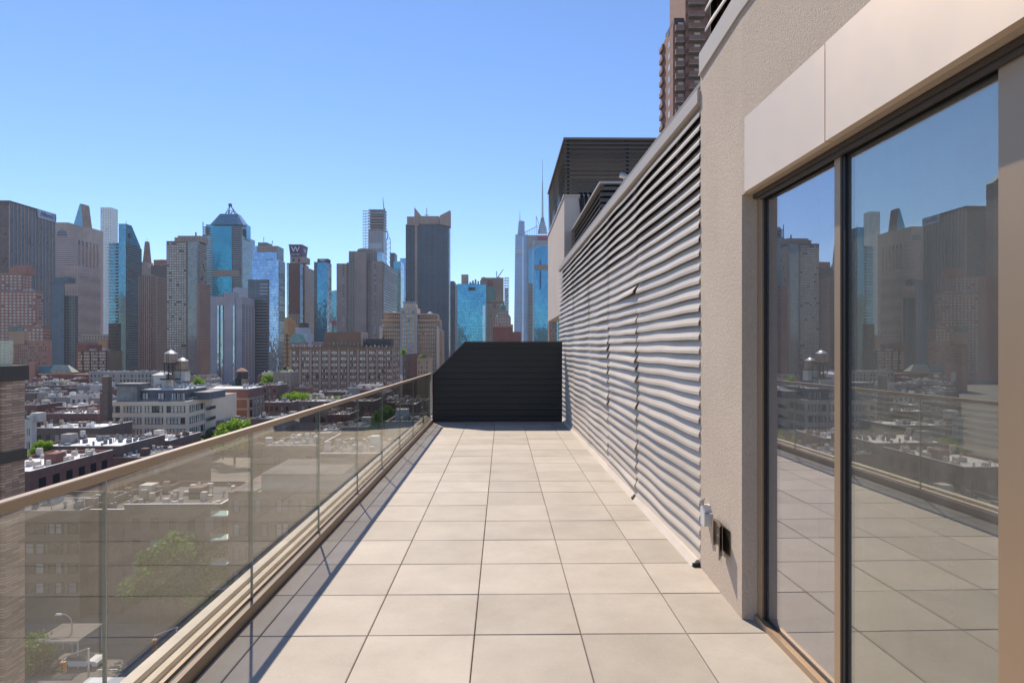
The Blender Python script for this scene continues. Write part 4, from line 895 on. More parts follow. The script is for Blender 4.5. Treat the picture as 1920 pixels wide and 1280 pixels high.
# azure tower with white rim
Y = 1000; o = tower('rimmed_azure_tower', 'azure glass tower with a white rimmed open top beside the lattice mast', 'tower', 1001, 1033, None, 463, Y, FM['bluer'], RF, depth=30); t = o.t
b = MB(); x0, x1 = XA(1001, Y), XA(1033, Y); za, zt = ZA(1001, 463, Y), ZA(1001, 451.5, Y)
b.box(x0, Y-1, za, x0+2, Y+29, zt); b.box(x0+2, Y-1, zt-1.6, x1, Y+2, zt); b.box(x0+2, Y+26, za, x1, Y+28, zt); b.build('white_rim', FM['signbg'], t)
pxbox(t, 'grey_belt', FM['stone'], 1003, 1033.5, 506, 496.5, Y-1, 1); pxbox(t, 'blue_stripe', FM['navy'], 1012, 1014.5, 542, 488, Y-.8, 1); pxbox(t, 'pale_edge', FM['white'], 999.6, 1001.6, 710, 455, Y-.5, 3)
o = tower('brown_low_tower', 'brown block low behind the beige roof box, right of the azure tower', 'building', 1030, 1075, None, 596, 800, FM['brownb'], RF, depth=25); windows(o.t, M['wincool'], [('f', o.y0, o.x0+1, o.x1-1, o.z1-40, o.z1-2, 10, 10, .5, .5)], d=.3)
for k in range(3): pxbox(o.t, 'teal_strip', FM['teal'], 1044+k*7, 1047+k*7, 700, 600, 799, 1)

# art deco hotel in buff brick
Y = 600; t = thing('buff_brick_hotel', 'buff brick hotel stepping up to a pale central tower with a crenellated top', 'hotel', (XA(770, Y), Y, G))
tiers = [(711, 754, 619), (716, 754, 600), (720, 752, 586), (780, 829, 619), (780, 825, 600), (780, 820, 589)]
for (a, c, yt) in tiers: pxbox(t, 'wall', FM['buff'], a, c, 735, yt, Y-(640-yt)*-.08-(1 if yt > 610 else 0), 24-(yt < 610)*3)
pxbox(t, 'central_tower', FM['buffpale'], 752.5, 782, 735, 577, Y-4, 24); pxbox(t, 'tower_top', FM['buffpale'], 756, 779, 577, 569, Y-2, 16)
b = MB()
for k in range(7): p = 756+k*3.6; b.box(XA(p, Y), Y-2.5, ZA(p, 569, Y), XA(p+1.3, Y), Y+2, ZA(p, 565, Y))
for k in range(5): p = 753+k*7.1; b.box(XA(p-.7, Y), Y-5, ZA(p, 735, Y), XA(p+.7, Y), Y-4, ZA(p, 576, Y))
b.build('buttress', FM['white'], t)
b = MB()
for (a, c, yt) in tiers: b.box(XA(a, Y)-.3, Y-1.8, ZA(a, yt+1.3, Y), XA(c, Y)+.3, Y+6, ZA(a, yt-.6, Y))
b.build('cornice', FM['buffpale'], t)
for p in (735.5, 804): 
    b = MB(); b.lathe(XA(p, Y), Y+10, [(2.4, ZA(p, 588, Y)), (2.4, ZA(p, 586, Y)), (1.6, ZA(p, 584.5, Y)), (.2, ZA(p, 583.5, Y))], 10); b.build('roof_dome', FM['white'], t)
for p in (714, 821): pxbox(t, 'corner_turret', FM['buffpale'], p-2.5, p+2.5, 735, 616, Y-3.5, 5)
for p in (714, 821):
    b = MB(); x = XA(p, Y); b.frustum(x-1.4, Y-3.5, x+1.4, Y-.5, ZA(p, 616, Y), x-.1, Y-2.1, x+.1, Y-1.9, ZA(p, 610, Y)); b.build('turret_cap', FM['white'], t)
r = random.Random(2)
b = MB(); b.tube((XA(769, Y), Y+5, ZA(769, 569, Y)), (XA(769, Y), Y+5, ZA(769, 540, Y)), .4, 5, .2)
for k in range(9): q = 760+k*2; b.box(XA(q, Y), Y+3, ZA(q, 569, Y), XA(q+1.2, Y), Y+5, ZA(q, 566-r.random()*7, Y))
b.build('antenna_cluster', FM['dkgrey'], t)
windows(t, M['winpale'], [('f', Y-1.7, XA(717, Y), XA(751, Y), ZA(730, 700, Y), ZA(730, 606, Y), 8, 12, .22, .4), ('f', Y-1.7, XA(784, Y), XA(818, Y), ZA(790, 700, Y), ZA(790, 606, Y), 8, 12, .22, .4), ('f', Y-4, XA(756, Y), XA(778, Y), ZA(770, 690, Y), ZA(770, 582, Y), 6, 14, .4, .5), ('f', Y+2, XA(724, Y), XA(750, Y), ZA(730, 604, Y), ZA(730, 589, Y), 6, 2, .22, .4), ('f', Y+2, XA(786, Y), XA(816, Y), ZA(790, 604, Y), ZA(790, 591, Y), 7, 2, .22, .4)], d=2.2)

# left group -----------------------------------------------------------------
Y = 750; t = thing('pink_brick_tower', 'pink brick apartment tower of stepped blocks at the far left', 'tower', (XA(0, Y), Y, G))
vols = [(-60, 41, 60, 512, Y), (-60, 68, 82, 545, Y-16), (15, 82, 95, 612, Y-40)]
faces = []
for (a, c, e, yt, yy) in vols:
    o = tower('', '', '', a, c, e, yt, yy, FM['pinkb'], t=t, roof=RF); nn = max(3, int((o.x1-o.x0)/4.6)); zz = ZA(50, 700, yy); nz = int((o.z1-zz)/3.4)
    x00 = max(o.x0, XA(-6, yy)); nn = int((o.x1-x00)/4.2)
    faces.append(('f', o.y0, x00, o.x1, zz, o.z1-2, nn, nz, .5, .42)); faces.append(('r', o.x1, o.y0+.5, o.y1-.5, zz, o.z1-2, max(3, int((o.y1-o.y0)/5)), nz, .5, .42))
windows(t, M['winpale'], faces, d=.3)
pxbox(t, 'penthouse', FM['pinkb'], 17, 48, 513, 501, Y+4, 16); pxbox(t, 'penthouse_top', FM['pinkb'], 27, 47, 501, 497, Y+6, 12)
o = tower('slate_slab_tower', 'plain slate blue slab tower with a blank windowless front', 'tower', 97, 120, 121, 529, 700, FM['slate'], RF)
windows(o.t, M['windark'], [('r', o.x1, o.y0+1, o.y1-1, G+30, o.z1-3, 2, 30, .5, .4)], d=.2); pxbox(o.t, 'plant_room', FM['slate'], 101, 128, 530, 519, 706, 12)
o = tower('slate_grid_tower', 'dark slate tower with small windows adjoining the blank slab', 'tower', 120.2, 141, 146, 554, 705, FM['slatewin'], RF)
o = tower('olive_window_block', 'olive brown ten storey block with pale window rows left of the brick smokestack', 'building', 144, 203, None, 657, 600, FM['olive'], RF, depth=22); windows(o.t, M['winpale'], [('f', 600, o.x0+1, o.x1-1, ZA(170, 694, 600), o.z1-1, 20, 6, .55, .6)], d=.2)
b = MB()
for p in (155, 169, 184, 199): b.box(XA(p, 600), 599.3, G, XA(p+1.6, 600), 600, o.z1)
b.build('pilaster', FM['dkgrey'], o.t)
o = tower('brown_stepped_block', 'brown block with a sunlit tan gable wall behind the olive block', 'building', 145, 200, None, 641, 680, FM['brownb'], RF, depth=25); pxbox(o.t, 'tan_wall', FM['tan'], 184, 201, 655, 637, 679, 1); pxbox(o.t, 'upper_block', FM['stone'], 152, 205, 641, 627, 690, 20)
o = tower('low_brown_roofs', 'low brown block between the slate tower and the olive block', 'building', 143, 162, None, 646, 640, FM['redlow'], RF, depth=25)
o = tower('balcony_lattice_tower', 'dark narrow tower of stacked balconies in front of the slanted glass tower', 'tower', 203.5, 222, 227, 606, 650, FM['dkgrey'], M['dark'])
for j in range(26):
    z = o.z1-2-j*3.3
    if z < ZA(210, 692, 650): break
    block(o.t, 'balcony', FM['olive'], o.x0+2, 648.6, z-1.1, o.x1-1.5, 650, z)
o = tower('windowed_brick_base', 'pinkish brick eight storey block above the teal church roof', 'building', 18, 90, None, 638, 560, FM['pinkb'], RF, depth=5); windows(o.t, W1, [('f', 560, o.x0+1, o.x1-1, ZA(50, 684, 560), o.z1-2, 17, 7, .42, .5)], d=.2)
t = o.t; pxbox(t, 'gothic_bay', FM['buff'], 17, 45, 645, 620, 558, 6)
b = MB()
for p in (18, 24, 30, 36, 42): b.frustum(XA(p-1.5, 558), 557, XA(p+1.5, 558), 560, ZA(p, 621, 558), XA(p-.2, 558), 558.4, XA(p+.2, 558), 558.6, ZA(p, 613, 558))
b.build('spirelet', FM['copper'], t)
# church
Y = 490; t = thing('green_roofed_church', 'long brick church with a teal and pale green metal roof', 'church', (XA(100, Y), Y, G))
pxbox(t, 'wall', FM['redlow'], 52, 167, 745, 702, Y, 14); pxbox(t, 'chimney', FM['pinkb'], 52, 65, 745, 680, Y-2, 4)
b = MB(); b.frustum(XA(65, Y), Y+1, XA(91, Y), Y+9, ZA(80, 700, Y), XA(65, Y), Y+4, XA(88, Y), Y+6, ZA(80, 686, Y)); b.build('roof', FM['teal_roof'], t)
b = MB(); b.frustum(XA(91.2, Y), Y+1, XA(134, Y), Y+9, ZA(100, 698, Y), XA(92, Y), Y+4, XA(120, Y), Y+6, ZA(100, 685, Y)); b.build('roof', FM['pale_roof'], t)
b = MB()
for k in range(4):
    cx = XA(100+k*9.5, Y); zz = ZA(100, 699, Y); b.prism([(cx-2, zz-1.2)]+[(cx+1.9*math.cos(math.pi-math.pi*i/8), zz+1.8*math.sin(math.pi-math.pi*i/8)) for i in range(9)]+[(cx+2, zz-1.2)], 'y', Y+.5, Y+1.6)
b.build('gable_arch', FM['buff'], t)
# yellow, green and white cluster beside the brown block
t = thing('stepped_yellow_building', 'sunlit ochre building with a stepped edge beside the dark glass side of the blue tower', 'building', (XA(540, 700), 700, G))
for k, (c, yt) in enumerate(((541, 595), (545, 599), (548, 603), (551.5, 607))): pxbox(t, 'wall', FM['tan'], 533.5+k*.01, c, 720, yt, 700+k*1.5, 12)
t = thing('ochre_gridded_building', 'low ochre building with dark fire escapes left of the big brown block', 'building', (XA(538, 640), 640, G)); pxbox(t, 'wall', FM['tan'], 533, 545, 720, 623, 640, 12)
b = MB()
for k in range(9): b.box(XA(533, 640), 639, ZA(538, 630+k*8, 640), XA(545, 640), 640, ZA(538, 629+k*8, 640))
b.box(XA(538, 640), 639, ZA(538, 700, 640), XA(538.7, 640), 640, ZA(538, 625, 640)); b.build('fire_escape', M['iron'], t)
t = thing('green_roofed_building', 'small building with bright green copper hipped roof behind the big brown block', 'building', (XA(555, 600), 600, G)); pxbox(t, 'wall', FM['mar'], 543, 570, 720, 641, 600, 14)
b = MB(); b.frustum(XA(541.5, 600), 599, XA(568, 600), 614, ZA(555, 642, 600), XA(543.5, 600), 606, XA(562, 600), 608, ZA(555, 626, 600)); b.build('roof', FM['copper'], t)
o = tower('white_plant_building', 'pale grey stepped block with a black tank box on top', 'building', 559, 577, 583, 624, 640, FM['white'], RF, depth=20); pxbox(o.t, 'upper_block', FM['white'], 554, 574, 626, 614, 645, 14); pxbox(o.t, 'tank_box', FM['dkgrey'], 561, 573.5, 614, 605.5, 644, 10)

# big brown loft block ---------------------------------------------------------
Y = 409; o = tower('brown_loft_block', 'long brown brick block of ten storeys with a plain brick penthouse', 'building', 544.5, 738, 755, 650, Y, FM['brownb'], M['blackroof'], depth=24); t = o.t
zrow = [ZA(650, 406+0, Y)]
nfl = 9; z_hi = o.z1-1.6; z_lo = o.z1-1.6-nfl*3.8; bays = []
b = MB(); nbay = 9
xs = [XA(p, Y) for p in (545, 563, 583, 600.5, 618, 635.5, 653, 671, 688.5, 706, 722, 738)]
for x in xs: b.box(x-.75, Y-.5, G, x+.75, Y, o.z1)
for j in range(nfl+1): z = z_hi-j*3.8; b.box(o.x0, Y-.25, z-.35, o.x1, Y, z+.25)
for i in range(4): y = o.y0+1+i*(o.y1-o.y0-2)/3; b.box(o.x1, y-.5, G, o.x1+.4, y+.5, o.z1)
b.build('pilaster', FM['stone'], t)
b = MB(); b.box(o.x0-.5, Y-.9, o.z1-.9, o.x1+.5, o.y1+.3, o.z1-.3)
for k in range(60): x = o.x0+(o.x1-o.x0)*k/60; b.box(x, Y-1.2, o.z1-1.5, x+.5, Y-.9, o.z1-.9)
b.build('cornice', FM['brownb'], t)
fs = []
for a, c in zip(xs[:-1], xs[1:]): fs.append(('f', Y, a+1.0, c-1.0, z_lo, z_hi, 1, nfl, .95, .52))
fs2 = [('r', o.x1, o.y0+2+i*(o.y1-o.y0-2)/3, o.y0+i*(o.y1-o.y0-2)/3+(o.y1-o.y0-2)/3, z_lo, z_hi, 1, nfl, .8, .52) for i in range(3)]
me_cache = {}
def pane_window(ww, hh, npn, mat):      # window with glass panes; bars are a sub-part
    key = (round(ww, 2), round(hh, 2), npn, mat.name)
    if key not in me_cache:
        b = MB(); pw = ww/npn
        for i in range(npn): b.box(-ww/2+i*pw+.09, -.12, .06, -ww/2+(i+1)*pw-.09, -.02, hh-.06)
        f = MB()
        for i in range(npn+1): x = -ww/2+i*pw; f.box(x-.09, -.2, 0, x+.09, 0, hh)
        f.box(-ww/2, -.17, 0, ww/2, -.01, .07); f.box(-ww/2, -.17, hh-.07, ww/2, -.01, hh); f.box(-ww/2, -.16, hh*.62, ww/2, -.01, hh*.62+.07)
        me_cache[key] = (b.mesh('window', mat), f.mesh('window_frame', M['frame']))
    return me_cache[key]
def put_window(t, x, y, z, ww, hh, npn, mat, rz=0):
    a, f = pane_window(ww, hh, npn, mat); w_ = link('window', a, t, Vector((x, y, z))-ORG[t.name]); w_.rotation_euler = (0, 0, rz); ORG[w_.name] = ORG[t.name]
    c = link('window_frame', f, w_, (0, 0, 0))
nw = 0
for (ax, fx, u0, u1, z0, z1, nu, nz, wf, hf) in fs:
    ww = (u1-u0)*wf; dz = (z1-z0)/nz
    for j in range(nz): put_window(t, (u0+u1)/2, Y, z0+j*dz+dz*.2, ww, dz*hf, 4 if ww > 3.4 else 3, M['winlit']); nw += 1
windows(t, M['winlit'], fs2, limit=0)
pxbox(t, 'penthouse', FM['brownb'], 608.5, 677, 651, 622.5, Y+5, 14); pxbox(t, 'penthouse_edge', FM['stone'], 676.5, 680.5, 651, 622, Y+4.5, 15)
pxbox(t, 'louvred_plant', FM['dkgrey'], 686, 733, 651, 635, Y+5, 12); pxbox(t, 'roof_shed', FM['mar'], 584, 608, 651, 640, Y+7, 8)
windows(t, M['windark'], [('f', Y+5, XA(610, Y), XA(672, Y), ZA(640, 648, Y), ZA(640, 640, Y), 8, 1, .4, .7)], d=.1, limit=8)
b = MB(); r = random.Random(6)
for k in range(26):
    p = 548+k*7.3
    if 604 < p < 684: continue
    x = XA(p, Y+3); q = r.uniform(.3, 1.1); b.box(x, Y+3, o.z1-1.2, x+q, Y+3+q, o.z1+r.uniform(.3, 1.7))
b.build('roof_clutter', M['steel'], t, kind='stuff')
# brick buildings to its right
o = tower('pale_window_brick_house', 'narrow brick building with a leafy roof right of the long brown block', 'building', 755, 775, None, 664, 385, M['bw2'], RF, depth=20)
windows(o.t, M['win'], [('f', 385, o.x0+.3, o.x1-.3, ZA(765, 712, 385), o.z1-1, 3, 4, .35, .5)], d=.1)
o = tower('maroon_party_wall', 'maroon brick building with a blank party wall above the far end of the handrail', 'building', 769, 783, None, 663, 372, M['bw1'], RF, depth=14)
o = tower('stone_walkup_building', 'stone faced walk-up with a small roof garden beside the maroon brick wall', 'building', 782, 804, None, 671, 360, FM['buff'], RF, depth=18)
windows(o.t, M['win'], [('f', 360, o.x0+.3, o.x1-.3, ZA(790, 712, 360), o.z1-1, 4, 4, .35, .5)], d=.1); pxbox(o.t, 'roof_bulkhead', M['bw2'], 790, 798, 671, 664, 364, 5)

# brown brick high-rise with balconies, upper right -----------------------------
Y = 160; t = thing('balconied_high_rise', 'brown brick high-rise with stacked concrete balconies above the louvre cap', 'tower', (XA(1262, Y), Y, G))
M['hibrick'] = brick('highrise_brick', (.42, .2, .135), (.32, .15, .1), (.36, .26, .2), .3, .1, bump=0)
xa, xb, xc = XA(1262, Y), XA(1283, Y), XA(1420, Y)
block(t, 'wall', M['hibrick'], xa, Y, G, xb, Y+12.8, ZA(1262, 46, Y)); block(t, 'taller_wall', M['hibrick'], xb, Y-1, G, xc, Y+14, ZA(1290, -120, Y)); 
block(t, 'stair_head', FM['dkgrey'], xa+.4, Y+.5, ZA(1262, 46, Y), xb, Y+9, ZA(1262, 32, Y))
for j in range(15):
    z = ZA(1262, 60, Y)-j*2.95
    for (u0, u1, yy) in ((xa+.3, xb-.3, Y), (xb+.5, xb+4.4, Y-1), (xb+6, xb+10, Y-1)):
        bb = MB(); bb.box(u0, yy-1.5, z-.22, u1, yy, z); bp = bb.build('balcony', M['bw4'], t)
        bb = MB(); bb.box(u0, yy-1.5, z, u1, yy-1.38, z+1.05); bb.box(u0, yy-1.38, z, u0+.12, yy, z+1.05); bb.box(u1-.12, yy-1.38, z, u1, yy, z+1.05); bb.build('parapet', M['hibrick'], bp)
    if j % 1 == 0:
        for (u0, u1) in ((xb+.5, xb+4.4), (xb+6, xb+10)):
            z2 = z+15*2.95; bb = MB(); bb.box(u0, Y-2.5, z2-.22, u1, Y-1, z2); bp = bb.build('balcony', M['bw4'], t); bb = MB(); bb.box(u0, Y-2.5, z2, u1, Y-2.38, z2+1.05); bb.box(u0, Y-2.38, z2, u0+.12, Y-1, z2+1.05); bb.box(u1-.12, Y-2.38, z2, u1, Y-1, z2+1.05); bb.build('parapet', M['hibrick'], bp)
        bb = MB(); bb.box(xa-.6, Y+8.5, z-.22, xa, Y+12, z); bb.box(xa-.6, Y+8.5, z, xa-.48, Y+12, z+.95); bb.box(xa-.48, Y+8.5, z, xa, Y+8.62, z+.95); bb.build('side_balcony', M['hibrick'], t)
        bb = MB(); bb.box(xa-.05, Y+3, z+.8, xa, Y+4.6, z+2.3); bb.build('window', M['winlit'], t)
        for u in (xa+1.2, xb+2.2, xb+7.5): bb = MB(); bb.box(u, Y-1.08 if u > xb else Y-.08, z+.3, u+1.4, Y-1.0 if u > xb else Y, z+2.3); bb.build('window', M['winlit'], t)

# ---------------------------------------------------------------- middle distance
def trimesh_tree(seed, Rr, H, n, leaf):
    r = random.Random(seed); cr = MB(); tk = MB()
    tk.tube((0, 0, 0), (0, 0, H*.5), H*.022, 7, H*.014); cl = []
    for k in range(11):
        a = r.random()*6.28; rad = Rr*r.uniform(.15, .72); z = H*r.uniform(.42, .86); c = Vector((rad*math.cos(a), rad*math.sin(a), z)); q = Rr*r.uniform(.28, .5)
        cl.append((c, q)); tk.tube((0, 0, H*r.uniform(.28, .5)), c, H*.01, 5, H*.004)
    cl.append((Vector((0, 0, H*.85)), Rr*.4))
    for i in range(n):
        c, q = r.choice(cl); d = Vector((r.gauss(0, 1), r.gauss(0, 1), r.gauss(0, .8))).normalized()*q*(r.random()**.4)
        p = c+d; s = leaf*r.uniform(.6, 1.4); u = Vector((r.gauss(0, 1), r.gauss(0, 1), r.gauss(0, .6))).normalized(); v = u.orthogonal().normalized(); w_ = u.cross(v)
        m = len(cr.v); cr.v += [tuple(p+v*s), tuple(p+w_*s*.6), tuple(p-v*s), tuple(p-w_*s*.6)]; cr.f.append((m, m+1, m+2, m+3)); cr.m.append(0)
    return cr, tk
TR = []
for sd_ in range(3):
    cr, tk = trimesh_tree(100+sd_, 4.2, 11, 3600, .27); row = []
    for lm in (M['leafA'], M['leafB']): row.append((cr.mesh('crown', lm), tk.mesh('trunk', M['bark'])))
    TR.append(row)
def tree(label, px, py_top, Y, H=12, kind=0, seed=0, group=None, wide=1.0):
    x = XA(px, Y); zt = ZA(px, py_top, Y); k = H/11
    t = thing('street_tree', label, 'tree', (x, Y, zt-H*.97), group, seed*1.7)
    c, tk = TR[seed % 3][kind]
    a = link('crown', c, t); b_ = link('trunk', tk, t); a.scale = b_.scale = (k*wide, k*wide, k); return t
tree('large bright green tree just above the handrail beside the cream loft building', 440, 786, 212, 15, 0, 0, wide=1.15)
tree('smaller bright tree at the right edge of the large bright green tree', 418, 795, 216, 12, 0, 1)
tree('dark green street tree at the foot of the cream loft building', 345, 813, 198, 12, 1, 2, wide=.9)
tree('low bushy tree in front of the dark street tree below the loft', 357, 822, 190, 9, 0, 0, wide=1.1)
tree('dark narrow tree between the loft and the large bright tree', 393, 806, 225, 12, 1, 1, wide=.7)
for i, (p, y, Y, h, k, s) in enumerate(((538, 738, 330, 13, 0, 0), (552, 735, 340, 13, 0, 1), (567, 736, 336, 13, 0, 2), (580, 742, 345, 12, 1, 0), (592, 745, 320, 11, 0, 1), (606, 743, 326, 12, 0, 2), (620, 742, 322, 12, 0, 0), (632, 744, 318, 11, 0, 1))):
    tree('%s bright round tree in the row at the foot of the long brown block' % ('leftmost', 'second', 'third', 'fourth, darker', 'fifth', 'sixth', 'seventh', 'rightmost')[i], p, y, Y, h, k, s, group='trees at the foot of the long brown block', wide=1.2)
for i, (p, y, Y, h, k, s, lb) in enumerate(((98, 720, 430, 12, 1, 0, 'dark backyard tree among the rooftops right of the near brick pier'), (112, 722, 420, 11, 1, 2, 'backyard tree touching the dark one among the rooftops'), (122, 713, 470, 11, 0, 1, 'sunlit yellow green tree behind the backyard trees'), (155, 719, 470, 9, 0, 2, 'small pale tree left of the brick smokestack'),
      (370, 707, 400, 12, 0, 1, 'pale tree right of the copper coloured water tanks'), (503, 701, 400, 14, 0, 0, 'tree below the dark glass slab left of the long brown block'), (537, 688, 480, 14, 0, 2, 'tree beside the ochre building left of the long brown block'),
      (756, 654, 395, 6, 0, 1, 'rooftop tree at the right end of the long brown block'), (789, 665, 363, 4, 0, 2, 'small roof garden shrub on the stone walk-up'), (75, 826, 137, 6, 0, 0, 'green tree behind the white foreground roof near the brick pier'), (102, 780, 235, 8, 0, 1, 'green backyard tree below the silver roofs at the left'),
      (725, 762, 150, 12, 1, 0, 'dark tree seen through the far glass panels'), (330, 1000, 90, 14, 1, 1, 'tall street tree seen through the second nearest glass panel'), (395, 1030, 92, 12, 0, 2, 'leafy street tree in front of the balconied building below'), (52, 1190, 78, 9, 1, 2, 'street tree in the bottom left corner behind the glass'),
      (300, 1020, 86, 11, 1, 0, 'street tree left of the tall one behind the glass'))):
    tree(lb, p, y, Y, h, k, s)

# cream loft building
YL = 212; X0, X1 = XA(203, YL), XA(353, YL); zt = ZA(300, 753, YL)
t = thing('cream_loft_building', 'cream loft building with wide steel windows and a slate blue penthouse', 'building', (X0, YL, G))
XR_, YR = XA(396, 232), 232
M['cream'] = plain('cream_paint', (.92, .71, .50), .85, var=.07, scale=.2)
M['bluegrey'] = plain('blue_grey_metal', (.145, .14, .14), .6, var=.12, scale=.4)
b = MB(); b.prism([(X0, YL), (X1, YL), (XR_, YR), (XR_, YR+22), (X0, YR+22)], 'z', G, zt); b.build('wall', M['cream'], t)
b = MB(); b.prism([(X0+.2, YL+.2), (X1, YL+.3), (XR_-.3, YR), (XR_-.3, YR+21.6), (X0+.2, YR+21.6)], 'z', zt+.003, zt+.06); b.build('roof', M['greyroof'], t)
fw = X1-X0
for fl in range(5):
    z = zt-1.0-fl*3.72-2.5
    for (a, c) in ((.013, .14), (.2, .41), (.465, .68), (.735, .955)):
        put_window(t, X0+fw*(a+c)/2*1.0, YL, z, fw*(c-a), 2.15, 3 if c-a < .15 else 5, M['winlit'])
    ang = math.atan2(YR-YL, XR_-X1); L = math.hypot(YR-YL, XR_-X1)
    for (a, c, n_) in ((.06, .24, 2), (.32, .68, 4)):
        u = (a+c)/2; put_window(t, X1+(XR_-X1)*u+.02, YL+(YR-YL)*u, z, L*(c-a), 2.15, n_, M['winlit'], ang)
    if fl < 4:
        u0, u1 = .74, 1.02; b = MB(); d = Vector((math.sin(ang), -math.cos(ang)))
        P0 = Vector((X1+(XR_-X1)*u0, YL+(YR-YL)*u0)); P1 = Vector((X1+(XR_-X1)*u1, YL+(YR-YL)*u1))
        b.prism([P0, P1, P1+d*1.4, P0+d*1.4], 'z', z-.5, z-.35); b.prism([P0+d*1.35, P1+d*1.35, P1+d*1.4, P0+d*1.4], 'z', z-.35, z+.6); b.build('fire_balcony', M['iron'], t)
ph0, ph1 = XA(259, YL+4), XA(345, YL+4); zp = ZA(300, 731, YL+4)
block(t, 'penthouse', M['bluegrey'], ph0, YL+4, zt, ph1, YL+20, zp); b = MB(); b.box(ph0-.3, YL+3.7, zp, ph1+.3, YL+20, zp+.25); b.build('penthouse_roof', M['silver'], t)
block(t, 'penthouse_wing', M['bluegrey'], ph1, YL+9, zt, XA(392, YL+9), YL+22, ZA(390, 735, YL+9))
gb0, gb1 = XA(219, YL+3), XA(258, YL+3); zg = ZA(240, 719, YL+3)
block(t, 'glass_pavilion', FM['baygrid'], gb0, YL+3, zt, gb1, YL+9, zg-.9); b = MB(); b.box(gb0-.3, YL+2.6, zg-.9, gb1+.9, YL+9.5, zg); b.box(gb1-.01, YL+2.8, zt, gb1+.8, YL+9, zg-.9); b.build('pavilion_frame', M['bluegrey'], t)
for p in (272, 301): put_window(t, XA(p+1, YL+4), YL+4, zt+.5, 2.0, 2.0, 2, M['winlit'])
for p in (326, 336, 343): put_window(t, XA(p, YL+4), YL+4, zt+.2, 1.5, 2.3, 2, M['winpale'])
b = MB()
def railing(b, x0, y0, x1, y1, z, h=1.05, n=12):
    b.tube((x0, y0, z+h), (x1, y1, z+h), .045, 5); b.tube((x0, y0, z+h*.5), (x1, y1, z+h*.5), .03, 4)
    for i in range(n+1): f = i/n; b.tube((x0+(x1-x0)*f, y0+(y1-y0)*f, z), (x0+(x1-x0)*f, y0+(y1-y0)*f, z+h), .035, 4)
railing(b, X0+.3, YL+.5, X1-.2, YL+.5, zt, n=18); railing(b, X1-.2, YL+.5, XR_-.4, YR, zt, n=12); railing(b, ph0, YL+4.3, ph1, YL+4.3, zp+.2, n=14)
b.build('railing', M['steel'], t)
b = MB(); r = random.Random(9)
for k in range(26):
    x = r.uniform(ph0+1, ph1+3); y = YL+8+r.random()*10; q = r.uniform(.3, 1.2); b.box(x, y, zp, x+q, y+q, zp+r.uniform(.4, 1.8))
for k in range(16): x = r.uniform(ph0, ph1+4); y = YL+9+r.random()*8; b.tube((x, y, zp+.6), (x+r.uniform(-3, 3), y+1, zp+r.uniform(.4, 2)), .07, 4)
b.build('roof_pipework', M['steel'], t, kind='stuff')
